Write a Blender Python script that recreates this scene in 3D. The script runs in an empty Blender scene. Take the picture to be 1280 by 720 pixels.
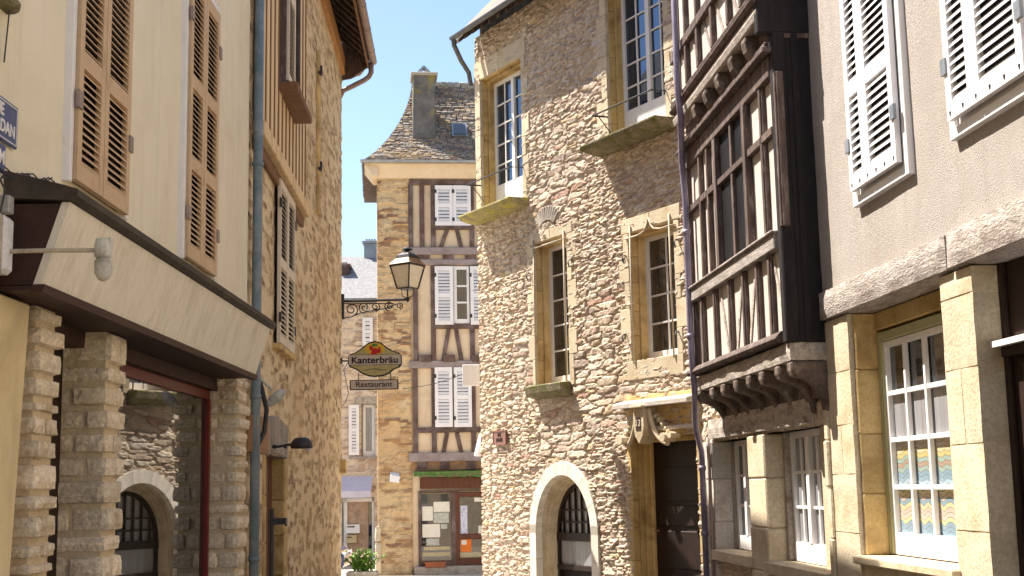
import bpy, bmesh, math, random
import numpy as np
random.seed(7)
rnd = random.Random(11)
C0 = bpy.context.scene.collection
sc = bpy.context.scene
PI = math.pi
# ------------------------------------------------------------------ camera
FPX, HY, ROLL = 1650.0, 610.0, math.radians(1.1)
TH = math.atan((HY-360)/FPX)
Fv = np.array([0, math.cos(TH), math.sin(TH)]); Uv = np.array([0, -math.sin(TH), math.cos(TH)]); Rv = np.array([1., 0, 0])
Uc = Uv*math.cos(ROLL)+Rv*math.sin(ROLL); Rc = Rv*math.cos(ROLL)-Uv*math.sin(ROLL)
EYE = np.array([0, 0, 1.6])
def ray(x, y): return Fv+Rc*(x-640)/FPX+Uc*(360-y)/FPX
cd = bpy.data.cameras.new('camera'); co = bpy.data.objects.new('camera', cd); C0.objects.link(co)
from mathutils import Matrix, Vector
m3 = Matrix((Rc, Uc, -Fv)).transposed()
co.matrix_world = Matrix.Translation(EYE) @ m3.to_4x4()
cd.sensor_width = 36; cd.lens = 36*FPX/1280; cd.clip_end = 3000; cd.clip_start = .1
sc.camera = co
# ------------------------------------------------------------------ light
SAZ, SEL = math.radians(27), math.radians(58.2)
sund = Vector((-math.cos(SEL)*math.cos(SAZ), math.cos(SEL)*math.sin(SAZ), math.sin(SEL)))
sl = bpy.data.lights.new('sun', 'SUN'); sl.energy = 5.0; sl.angle = math.radians(.55); sl.color = (1, .91, .79)
so = bpy.data.objects.new('sun', sl); C0.objects.link(so); so.rotation_euler = sund.to_track_quat('Z', 'Y').to_euler()
w = bpy.data.worlds.new('World'); sc.world = w; w.use_nodes = True
nt = w.node_tree; bg = nt.nodes['Background']; sk = nt.nodes.new('ShaderNodeTexSky')
sk.sky_type = 'NISHITA'; sk.sun_disc = False; sk.sun_elevation = SEL
sk.sun_rotation = math.atan2(sund.x, sund.y) % (2*PI); sk.air_density = 1.0; sk.dust_density = .6; sk.ozone_density = .8; sk.altitude = 100
nt.links.new(sk.outputs[0], bg.inputs[0]); bg.inputs[1].default_value = .086
sc.view_settings.view_transform = 'Standard'; sc.view_settings.look = 'None'; sc.view_settings.gamma = 1
sc.view_settings.use_curve_mapping = False; sc.view_settings.exposure = 1.5
sc.render.engine = 'CYCLES'; sc.cycles.max_bounces = 8; sc.cycles.diffuse_bounces = 6; sc.cycles.glossy_bounces = 3
# ------------------------------------------------------------------ materials
MATS = {}
def M(name, cols, sc_=5, rough=.8, bump=0, bsc=40, bdist=.01, spec=.3, metal=0, stretch=(1, 1, 1), stain=None, ssc=1.2, sth=(.5, .7),
      stone=None, mortar=None, ior=None, det=6, grain=.12, tint=.0, stint=None, streak=None):
    m = bpy.data.materials.new(name); m.use_nodes = True; t = m.node_tree; N = t.nodes; Lk = t.links.new
    b = N['Principled BSDF']; b.inputs['Roughness'].default_value = rough; b.inputs['Metallic'].default_value = metal
    b.inputs['Specular IOR Level'].default_value = spec
    if ior: b.inputs['IOR'].default_value = ior
    tc = N.new('ShaderNodeTexCoord'); mp = N.new('ShaderNodeMapping'); mp.inputs['Scale'].default_value = stretch
    Lk(tc.outputs['Object'], mp.inputs[0])
    def noise(s, d=det, dist=0):
        n = N.new('ShaderNodeTexNoise'); n.inputs['Scale'].default_value = s; n.inputs['Detail'].default_value = d
        n.inputs['Roughness'].default_value = .62; n.inputs['Distortion'].default_value = dist; Lk(mp.outputs[0], n.inputs['Vector']); return n
    def ramp(fac, cs, lo=.3, hi=.7, const=False):
        r = N.new('ShaderNodeValToRGB'); e = r.color_ramp.elements
        n = len(cs)
        for i, c in enumerate(cs):
            p = lo+(hi-lo)*i/max(1, n-1)
            if i < 2: el = e[i]; el.position = p
            else: el = e.new(p)
            el.color = (*c, 1)
        if n == 1: e[1].color = (*cs[0], 1)
        if const: r.color_ramp.interpolation = 'CONSTANT'
        Lk(fac, r.inputs[0]); return r.outputs[0]
    def mix(fac, a, bb, mode='MIX'):
        x = N.new('ShaderNodeMix'); x.data_type = 'RGBA'; x.blend_type = mode
        if isinstance(fac, float): x.inputs[0].default_value = fac
        else: Lk(fac, x.inputs[0])
        for inp, v in ((x.inputs[6], a), (x.inputs[7], bb)):
            if isinstance(v, tuple): inp.default_value = (*v, 1)
            else: Lk(v, inp)
        return x.outputs[2]
    base = noise(sc_)
    if stone:
        a = N.new('ShaderNodeAttribute'); a.attribute_name = 'stone'
        j = N.new('ShaderNodeAttribute'); j.attribute_name = 'joint'
        col = ramp(a.outputs['Fac'], stone, 0, 1-1/len(stone), True)
        var = ramp(base.outputs['Fac'], [(.6, .6, .6), (1.25, 1.25, 1.25)])
        col = mix(.8, col, var, 'MULTIPLY')
        mcol = ramp(noise(9).outputs['Fac'], mortar)
        col = mix(j.outputs['Fac'], col, mcol)
    else:
        col = ramp(base.outputs['Fac'], cols)
    if tint:
        ta = N.new('ShaderNodeAttribute'); ta.attribute_name = 'tint'
        col = mix(1.0, col, ramp(ta.outputs['Fac'], [(1-tint*.7,)*3, (1+tint*.6, 1+tint*.5, 1+tint*.4)], 0, 1), 'MULTIPLY')
    if stint: b.inputs['Specular Tint'].default_value = (*stint, 1)
    if grain:
        g = noise(bsc*1.3, 3)
        col = mix(1.0, col, ramp(g.outputs['Fac'], [(1-grain*1.3,)*3, (1+grain,)*3]), 'MULTIPLY')
    if streak:
        m2 = N.new('ShaderNodeMapping'); m2.inputs['Scale'].default_value = (3.2, 3.2, .22); Lk(tc.outputs['Object'], m2.inputs[0])
        n2 = N.new('ShaderNodeTexNoise'); n2.inputs['Scale'].default_value = 1.6; n2.inputs['Detail'].default_value = 7; n2.inputs['Roughness'].default_value = .6; Lk(m2.outputs[0], n2.inputs['Vector'])
        r2 = N.new('ShaderNodeMapRange'); r2.inputs['From Min'].default_value = .5; r2.inputs['From Max'].default_value = .75; r2.inputs['To Max'].default_value = .7
        Lk(n2.outputs['Fac'], r2.inputs[0]); col = mix(r2.outputs[0], col, streak)
    if stain:
        s = noise(ssc, 8, .4)
        mr = N.new('ShaderNodeMapRange'); mr.inputs['From Min'].default_value = sth[0]; mr.inputs['From Max'].default_value = sth[1]; mr.inputs['To Max'].default_value = .85
        Lk(s.outputs['Fac'], mr.inputs[0]); col = mix(mr.outputs[0], col, stain)
    Lk(col, b.inputs['Base Color'])
    if bump:
        bn = noise(bsc, 6); bu = N.new('ShaderNodeBump'); bu.inputs['Strength'].default_value = bump; bu.inputs['Distance'].default_value = bdist
        Lk(bn.outputs['Fac'], bu.inputs['Height']); Lk(bu.outputs[0], b.inputs['Normal'])
    MATS[name] = m; return m
M('plaster_cream', [(.79, .72, .54), (.84, .78, .62)], 1.5, .9, .3, 120, .004, stain=(.66, .58, .42), ssc=1.1, sth=(.5, .75), grain=.07, streak=(.66, .59, .44))
M('plaster_yellow', [(.68, .55, .31), (.76, .64, .41)], 2, .9, .4, 90, .006, stain=(.5, .4, .23), ssc=1.4, grain=.08, streak=(.5, .4, .25))
M('plaster_pebble', [(.38, .345, .32), (.46, .42, .39)], 1.6, .95, .9, 110, .010, stain=(.33, .29, .25), ssc=.9, sth=(.48, .75), grain=.35, streak=(.32, .28, .25))
M('plaster_frame', [(.66, .52, .37), (.74, .61, .45)], 2, .9, .3, 60, .005, stain=(.5, .38, .25), ssc=1.5, grain=.08)
M('plaster_panel', [(.50, .45, .41), (.60, .55, .50)], 3, .9, .4, 50, .008, stain=(.5, .45, .42), ssc=3, sth=(.5, .75), grain=.1)
M('board_cream', [(.66, .50, .29), (.76, .61, .38)], 3, .85, .3, 40, .005, stretch=(3, 3, .6), stain=(.48, .33, .17), ssc=2, grain=.1, tint=.2)
M('fascia_cream', [(.74, .69, .58), (.83, .79, .70)], 6, .7, .2, 60, .004, stretch=(6, 6, .35), stain=(.55, .49, .38), ssc=2.5, sth=(.52, .76), streak=(.56, .51, .40))
M('shutter_taupe', [(.56, .40, .25), (.64, .47, .30)], 4, .6, .1, 60, .003, stain=(.38, .24, .14), ssc=5, sth=(.55, .8), grain=.05)
M('shutter_white', [(.74, .73, .76), (.82, .81, .82)], 4, .5, .1, 60, .002, stain=(.6, .57, .55), ssc=7, sth=(.58, .8), grain=.03)
M('shutter_cream', [(.66, .58, .46), (.74, .66, .54)], 4, .6, .1, 60, .002, grain=.04)
M('paint_white', [(.76, .75, .76), (.82, .81, .80)], 6, .45, .1, 60, .002, stain=(.62, .59, .55), ssc=9, sth=(.6, .8), grain=.03)
M('paint_olive_shade', [(.36, .36, .20), (.42, .42, .25)], 6, .5, .1, 60, .002, grain=.04)  # shaded copy of the white frame paint, in an olive tone
M('timber_corbel', [(.08, .058, .048), (.22, .17, .14)], 6, .85, .9, 22, .02, stain=(.40, .35, .31), ssc=4, sth=(.55, .75), grain=.25, tint=.2)
M('timber_dark', [(.06, .042, .036), (.16, .115, .10)], 5, .75, .5, 30, .008, stretch=(4, 4, 1), stain=(.34, .29, .27), ssc=4, sth=(.54, .76), tint=.22)
M('timber_shade_black', [(.008, .006, .007), (.022, .016, .017)], 5, .7, .4, 30, .006, stretch=(3, 3, 1))  # black timber, also painted shade for bay sides, slat gaps and hollows
M('timber_grey', [(.26, .23, .21), (.52, .47, .44)], 6, .85, .9, 22, .025, stretch=(1, 3, 3), stain=(.18, .13, .11), ssc=2.5, sth=(.5, .75), grain=.25, tint=.22)
M('timber_pale', [(.34, .29, .25), (.62, .56, .50)], 7, .85, .8, 25, .02, stretch=(1, 3, 3), stain=(.16, .12, .1), ssc=4, sth=(.52, .72), grain=.25)
M('timber_far', [(.085, .05, .042), (.16, .11, .095)], 4, .8, .3, 20, .01, stain=(.28, .22, .22), ssc=2, sth=(.5, .75), tint=.22)
M('timber_far_grey', [(.24, .19, .18), (.36, .30, .29)], 4, .8, .3, 20, .01)
M('wood_brown', [(.14, .07, .035), (.24, .13, .07)], 5, .7, .3, 30, .005, stretch=(3, 3, 1))
M('wood_orange', [(.36, .17, .05), (.48, .25, .09)], 5, .7, .3, 30, .005)
M('wood_red', [(.085, .026, .015), (.14, .045, .025)], 5, .5, .2, 30, .004, stretch=(3, 3, .7))
M('paint_red', [(.12, .013, .010), (.17, .02, .014)], 5, .4, .1, 30, .003)
M('door_dark', [(.014, .007, .005), (.032, .015, .010)], 5, .6, .2, 30, .004, stretch=(3, 3, .6))
M('canopy_brown', [(.04, .018, .014), (.06, .028, .02)], 5, .6, .1, 30, .003)
M('coping_dark', [(.04, .032, .025), (.08, .062, .048)], 5, .7, .2, 30, .004)
M('iron_black', [(.012, .013, .018), (.03, .03, .036)], 9, .45, .1, 60, .002, spec=.5)
M('iron_pale', [(.42, .36, .27), (.56, .49, .38)], 20, .6, .1, 60, .002)
M('zinc_dark', [(.07, .075, .085), (.13, .135, .15)], 5, .5, .1, 40, .003, spec=.4)
M('zinc', [(.20, .23, .27), (.32, .35, .39)], 5, .4, .1, 40, .003, spec=.5, metal=.3)
M('zinc_warm', [(.26, .19, .17), (.36, .28, .25)], 5, .5, .1, 40, .003)
M('pipe_blue', [(.12, .17, .20), (.20, .26, .30)], 5, .45, .1, 40, .003, stain=(.30, .32, .32), ssc=4)
M('lead_violet', [(.16, .13, .20), (.28, .25, .34)], 5, .4, .1, 40, .003, spec=.6)
M('sandstone', [(.52, .37, .15), (.66, .50, .25)], 3, .9, .5, 35, .01, stain=(.20, .11, .035), ssc=2.2, sth=(.48, .72), grain=.12, tint=.25)  # stains, deepened for the shade in the window reveals too
M('sandstone_shaded', [(.54, .40, .19), (.68, .54, .31)], 3, .9, .5, 35, .01, stain=(.26, .16, .06), ssc=1.8, sth=(.48, .72), grain=.14, tint=.25)  # sandstone with the shade of the window reveals in its tone
M('sandstone_pale', [(.54, .46, .33), (.64, .56, .42)], 3, .9, .6, 35, .012, stain=(.40, .29, .15), ssc=2.6, sth=(.5, .75), grain=.16, tint=.18)
M('limestone', [(.70, .66, .58), (.80, .76, .69)], 3, .85, .2, 35, .005, stain=(.6, .54, .44), ssc=3, grain=.05, tint=.22)
M('stone_grey', [(.30, .27, .23), (.46, .42, .37)], 4, .9, .7, 28, .012, stain=(.18, .14, .11), ssc=4, sth=(.5, .7), grain=.2, tint=.22)
M('stone_cool', [(.50, .46, .42), (.64, .60, .55)], 4, .9, .6, 28, .01, stain=(.34, .3, .26), ssc=4, sth=(.5, .75), grain=.15, tint=.2)
M('sill_lichen', [(.24, .22, .12), (.42, .36, .18)], 5, .95, .6, 28, .015, stain=(.42, .38, .06), ssc=7, sth=(.48, .60), grain=.35)
M('sill_mossy', [(.16, .14, .09), (.30, .26, .17)], 5, .95, .9, 28, .03, stain=(.12, .13, .03), ssc=6, sth=(.46, .58), grain=.35)
M('pier_stone', [(.70, .60, .46), (.84, .76, .62)], 6, .92, .9, 30, .02, stain=(.40, .29, .16), ssc=5, sth=(.52, .72), grain=.2, tint=.22)
M('pier_mortar', [(.54, .44, .30), (.64, .54, .39)], 8, .95, .6, 40, .012)
CS = [(0.632, 0.542, 0.432), (0.561, 0.463, 0.368), (0.653, 0.552, 0.423), (0.49, 0.384, 0.304), (0.694, 0.611, 0.497), (0.592, 0.463, 0.368), (0.53, 0.453, 0.377), (0.673, 0.571, 0.442), (0.449, 0.295, 0.221), (0.612, 0.542, 0.451), (0.571, 0.443, 0.276), (0.694, 0.601, 0.478), (0.653, 0.561, 0.451), (0.408, 0.325, 0.267)]
M('rubble_sunny', None, 14, .92, .9, 45, .02, stone=CS, mortar=[(.46, .36, .25), (.62, .52, .38)], grain=.25, stain=(.50, .40, .33), ssc=.7, sth=(.5, .85))
M('rubble_ochre', None, 14, .95, .6, 40, .014, stone=[(.50, .37, .22), (.40, .28, .16), (.60, .47, .30), (.30, .20, .12), (.54, .40, .23), (.44, .32, .20)],
  mortar=[(.70, .56, .36), (.80, .67, .46)], grain=.18, stain=(.52, .36, .18), ssc=.6, sth=(.5, .75))
M('rubble_far', None, 6, .95, .5, 20, .02, stone=[(.36, .22, .12), (.52, .37, .21), (.27, .16, .10), (.58, .43, .25), (.60, .46, .28), (.56, .41, .25)],
  mortar=[(.54, .39, .22), (.64, .49, .30)], grain=.12, stain=(.48, .28, .12), ssc=.5, sth=(.5, .75))
M('rubble_pink', None, 6, .95, .5, 20, .02, stone=[(.44, .32, .24), (.56, .45, .35), (.38, .27, .2), (.62, .52, .42), (.64, .54, .43)],
  mortar=[(.62, .51, .40), (.70, .59, .47)], grain=.12)
M('slate', None, 9, .8, .5, 30, .01, stone=[(.20, .17, .15), (.30, .25, .21), (.38, .31, .24), (.23, .20, .18), (.42, .32, .22), (.28, .20, .16), (.34, .31, .28)],
  mortar=[(.10, .09, .08), (.12, .10, .09)], grain=.2, stain=(.48, .30, .07), ssc=.5, sth=(.54, .68))
M('slate_pale', None, 9, .7, .5, 30, .01, stone=[(.24, .24, .25), (.3, .3, .31), (.27, .27, .27), (.33, .32, .32)], mortar=[(.24, .24, .25), (.30, .30, .31)])
M('roof_tile', [(.20, .13, .09), (.32, .22, .15)], 8, .9, .4, 20, .02)
M('chimney', [(.10, .095, .09), (.21, .19, .17)], 3, .95, .6, 20, .02, stain=(.34, .26, .06), ssc=1.2, sth=(.5, .62))
M('asphalt', [(.42, .37, .30), (.52, .46, .38)], 3, .9, .5, 60, .01)
M('earth', [(.12, .12, .08), (.2, .18, .12)], .3, .95)
M('glass_dark', [(.012, .014, .018), (.02, .022, .028)], 3, .03, spec=.5, ior=1.9, grain=0)
M('glass_sky_tint', [(.012, .016, .03), (.02, .03, .06)], 3, .03, spec=.5, ior=2.2, grain=0, stint=(.45, .68, 1))  # blue of the reflected sky put into base and specular tint
M('glass_dull', [(.010, .010, .012), (.02, .018, .018)], 3, .6, spec=.08, grain=0)
M('glass_shop', [(.012, .012, .010), (.016, .016, .013)], 3, .012, spec=.5, ior=2.3, grain=0)
M('glass_curtain', [(.20, .20, .22), (.32, .32, .34)], 4, .06, spec=.5, ior=1.6, grain=0, stretch=(6, 6, .3))
M('lamp_glass', [(.84, .79, .62), (.88, .84, .70)], 4, .25, spec=.5)
M('lamp_white', [(.50, .50, .46), (.62, .62, .58)], 6, .5, stain=(.3, .28, .22), ssc=12)
M('plastic_white', [(.72, .73, .76), (.78, .79, .82)], 3, .4)
M('plastic_grey', [(.32, .31, .29), (.4, .39, .37)], 8, .5)
M('enamel_blue', [(.03, .06, .19), (.05, .09, .24)], 4, .3, stain=(.12, .1, .12), ssc=8, sth=(.6, .75))
M('brass_old', [(.24, .14, .06), (.32, .2, .1)], 6, .5)
M('box_brown', [(.30, .16, .08), (.38, .22, .12)], 6, .7)
M('plaque_copper', [(.22, .11, .09), (.30, .16, .13)], 6, .6)
M('ink_dark', [(.03, .015, .012), (.04, .02, .015)], 5, .7)
M('sign_black', [(.01, .01, .01), (.015, .015, .015)], 5, .4)
M('sign_cream', [(.40, .36, .16), (.52, .48, .25)], 5, .4)
M('sign_grey', [(.52, .47, .44), (.6, .55, .5)], 5, .5)
M('sign_yellow', [(.68, .42, .03), (.74, .5, .06)], 5, .4)
M('sign_redpaint', [(.45, .02, .015), (.55, .04, .02)], 5, .4)
M('leaf_badge', [(.10, .22, .04), (.14, .28, .06)], 5, .5)
M('awning_green', [(.06, .14, .035), (.12, .22, .06)], 9, .8, .3, 40, .01)
M('awning_lilac', [(.50, .50, .62), (.58, .58, .70)], 3, .8)
M('paper', [(.70, .66, .58), (.78, .74, .66)], 9, .8)
M('paper_pattern', [(.72, .66, .56), (.36, .38, .34), (.74, .70, .62)], 14, .8, stretch=(1, 1, 1.4))
M('poster_orange', [(.75, .16, .02), (.8, .22, .03)], 4, .7)
M('sticker_blue', [(.06, .14, .42), (.7, .74, .8), (.2, .08, .4)], 18, .6)
M('shelf_pale', [(.46, .38, .22), (.56, .48, .3)], 6, .8)
M('terracotta', [(.34, .10, .04), (.42, .15, .07)], 6, .8)
M('leaf_green', [(.10, .22, .02), (.22, .38, .05)], 14, .6, grain=.2)
M('stem_green', [(.08, .16, .03), (.1, .2, .04)], 5, .7)
M('petal_pink', [(.7, .4, .4), (.75, .6, .55)], 5, .7)
M('car_paint', [(.02, .035, .11), (.03, .05, .14)], 2, .15, spec=.6)
M('rubber', [(.012, .012, .012), (.02, .02, .02)], 5, .8)
M('cable', [(.04, .04, .04), (.06, .06, .06)], 5, .7)
def stained_pattern():
    m = M('glass_waves', [(.2, .2, .2)], 4, .12, spec=.5, grain=0); t = m.node_tree; N = t.nodes; L = t.links.new
    b = N['Principled BSDF']
    tc = N.new('ShaderNodeTexCoord'); sp = N.new('ShaderNodeSeparateXYZ'); L(tc.outputs['Object'], sp.inputs[0])
    def math_(op, a, b_=None, c=None):
        n = N.new('ShaderNodeMath'); n.operation = op
        for i, v in enumerate((a, b_, c)):
            if v is None: continue
            if isinstance(v, (int, float)): n.inputs[i].default_value = v
            else: L(v, n.inputs[i])
        return n.outputs[0]
    mp = N.new('ShaderNodeMapping'); mp.inputs['Scale'].default_value = (6.0, 0, 1.2); L(tc.outputs['Object'], mp.inputs[0])
    ns = N.new('ShaderNodeTexNoise'); ns.inputs['Scale'].default_value = 1.2; ns.inputs['Detail'].default_value = 1; L(mp.outputs[0], ns.inputs['Vector'])
    sx = math_('MULTIPLY', math_('SINE', math_('MULTIPLY', sp.outputs[0], 38.0)), .007)
    zz = math_('ADD', math_('ADD', sp.outputs[2], sx), math_('MULTIPLY', ns.outputs['Fac'], .10))
    u = math_('MULTIPLY', zz, 31.0)
    band = math_('FLOOR', u)
    wn = N.new('ShaderNodeTexWhiteNoise'); wn.noise_dimensions = '1D'; L(band, wn.inputs['W'])
    r = N.new('ShaderNodeValToRGB'); r.color_ramp.interpolation = 'CONSTANT'; e = r.color_ramp.elements
    cs = [(.48, .41, .18), (.20, .30, .38), (.46, .38, .34), (.27, .36, .32), (.50, .46, .28), (.33, .25, .20), (.29, .38, .46), (.46, .42, .38)]
    for i, c in enumerate(cs):
        el = e[i] if i < 2 else e.new(i/8)
        el.position = i/8; el.color = (*c, 1)
    L(wn.outputs['Value'], r.inputs[0])
    fr = math_('FRACT', u); ln = math_('LESS_THAN', fr, .12)
    mx = N.new('ShaderNodeMix'); mx.data_type = 'RGBA'; L(ln, mx.inputs[0]); L(r.outputs[0], mx.inputs[6]); mx.inputs[7].default_value = (.16, .12, .08, 1)
    L(mx.outputs[2], b.inputs['Base Color'])
stained_pattern()
# ------------------------------------------------------------------ noise helpers
def hsh(a, b, c, seed=0):
    x = (a.astype(np.int64)*374761393+b.astype(np.int64)*668265263+c.astype(np.int64)*2147483647+seed*974634777) & 0xffffffff
    x = ((x ^ (x >> 13))*1274126177) & 0xffffffff
    x = (x ^ (x >> 16)) & 0xffffff
    return x/float(0xffffff)
def vnoise(x, y, z=0, seed=0):
    x, y, z = np.broadcast_arrays(np.asarray(x, float), np.asarray(y, float), np.asarray(z, float))
    xi, yi, zi = np.floor(x), np.floor(y), np.floor(z); f = []
    for v, i in ((x, xi), (y, yi), (z, zi)):
        t = v-i; f.append(t*t*(3-2*t))
    r = 0
    for dx in (0, 1):
        for dy in (0, 1):
            for dz in (0, 1):
                wt = (f[0] if dx else 1-f[0])*(f[1] if dy else 1-f[1])*(f[2] if dz else 1-f[2])
                r = r+wt*hsh(xi+dx, yi+dy, zi+dz, seed)
    return r
def fbm(x, y, z=0, o=4, seed=0):
    r = 0; a = .5; k = 1.
    for i in range(o): r = r+a*(vnoise(x*k, y*k, np.asarray(z)*k, seed+i)-.5); a *= .5; k *= 2.03
    return r
def worley(u, v, seed=0, jit=.85):
    ui, vi = np.floor(u), np.floor(v)
    f1 = np.full(u.shape, 9.); f2 = np.full(u.shape, 9.); idu = np.zeros(u.shape); idv = np.zeros(u.shape); cx = np.zeros(u.shape); cy = np.zeros(u.shape)
    for dx in (-1, 0, 1):
        for dy in (-1, 0, 1):
            a, b = ui+dx, vi+dy
            px = a+.5+(hsh(a, b, a*0, seed)-.5)*jit; py = b+.5+(hsh(a, b, a*0+7, seed)-.5)*jit
            d = np.maximum(abs(u-px)*.9, abs(v-py))*.6+np.hypot(u-px, v-py)*.5
            n = d < f1
            f2 = np.where(n, f1, np.minimum(f2, d)); idu = np.where(n, a, idu); idv = np.where(n, b, idv); cx = np.where(n, px, cx); cy = np.where(n, py, cy)
            f1 = np.where(n, d, f1)
    return f1, f2, idu, idv, u-cx, v-cy
STY = {
 'sunny': dict(w=.25, h=.054, amp=.040, seed=1, slope=.05, jl=.22),
 'ochre': dict(w=.27, h=.08, amp=.014, seed=2, slope=.02, jl=.36, keep=.52),
 'far': dict(w=.40, h=.11, amp=.05, seed=3, slope=.03, jl=.2, keep=.75),
}
def stonefield(s, z, st):
    p = STY[st]; sd = p['seed']
    s2 = s+.10*fbm(s*3, z*3, 0, 3, sd+10); z2 = z+.07*fbm(s*2.5, z*3, 5, 3, sd+20)+p['slope']*s
    sz = 1+.5*fbm(s*.6, z*.6, 0, 2, sd+30)
    u = s2/p['w']; v = z2/p['h']
    if st == 'sunny':
        v = v+.9*fbm(s*.8, z*.8, 0, 2, sd+33)
        row = np.floor(v)
    if st == 'sunny':
        big = (fbm(s*.9, z*1.1, 3, 3, sd+44) > .07); u = np.where(big, u*.55+40, u); v = np.where(big, v*.52+40, v)
    f1, f2, a, b, du, dv = worley(u, v, sd)
    r1 = hsh(a, b, a*0+1, sd); r2 = hsh(a, b, a*0+2, sd); r3 = hsh(a, b, a*0+3, sd); r4 = hsh(a, b, a*0+4, sd)
    e = np.clip((f2-f1)/p['jl'], 0, 1); e = e*e*(3-2*e)
    joint = 1-np.clip((f2-f1)/(p['jl']*.55), 0, 1)
    if 'keep' in p:
        gone = (r4 > p['keep']).astype(float); e = e*(1-gone); joint = np.maximum(joint, gone)
        near = fbm(s*1.2, z*1.2, 9, 3, sd+40)+.5; m = np.clip((near-.5)*5, 0, 1)*.7; joint = np.maximum(joint, m*(r2 > .5)); 
    h = p['amp']*(e*(.35+.65*r2+(r3-.5)*du*1.1+(r4-.5)*dv*.9)-.3)
    h = h+p['amp']*.55*fbm(s*14, z*22, 0, 3, sd+50)+.02*fbm(s*1.1, z*1.1, 0, 2, sd+60)
    return h, r1, np.clip(joint, 0, 1)
# ------------------------------------------------------------------ facades, meshes
class Facade:
    def __init__(s, o, az, sg):
        a = math.radians(az); s.o = np.array([o[0], o[1], 0.]); s.d = np.array([math.sin(a), math.cos(a), 0]); s.sg = sg
        s.yl = np.array([-s.d[1], s.d[0], 0]); s.out = s.yl*sg; s.rot = math.atan2(s.d[1], s.d[0])
    def at(s, x, y, d=0):
        r = ray(x, y); t = (np.dot(s.o-EYE, s.out)+d)/np.dot(r, s.out); p = EYE+r*t
        return float(np.dot(p-s.o, s.d)), float(p[2])
    def w(s, a, z, d=0):
        p = s.o+s.d*a+s.out*d; return Vector((p[0], p[1], z))
FL = Facade((-2.45, 0), .2, -1)
FR = Facade((3.4, 0), -5, 1)
FC = Facade((2.484, 18.228), -30, 1)
_r = ray(309, 400); _t = -2.45/_r[0]; FB = Facade((-2.4085, 11.88), -2.5, -1)
FA = Facade((0, 36), 84, -1)
FD = Facade((0, 43), 88, -1)
def thing(name, label, cat, F=None, s=0, z=0, group=None, d=0):
    o = bpy.data.objects.new(name, None); C0.objects.link(o); o.empty_display_size = .2
    if F: o.location = F.w(s, z, d); o.rotation_euler = (0, 0, F.rot)
    o['label'] = label; o['category'] = cat
    if group: o['group'] = group
    o['_s'] = float(s); o['_z'] = float(z); o['_d'] = float(d)
    return o
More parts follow.
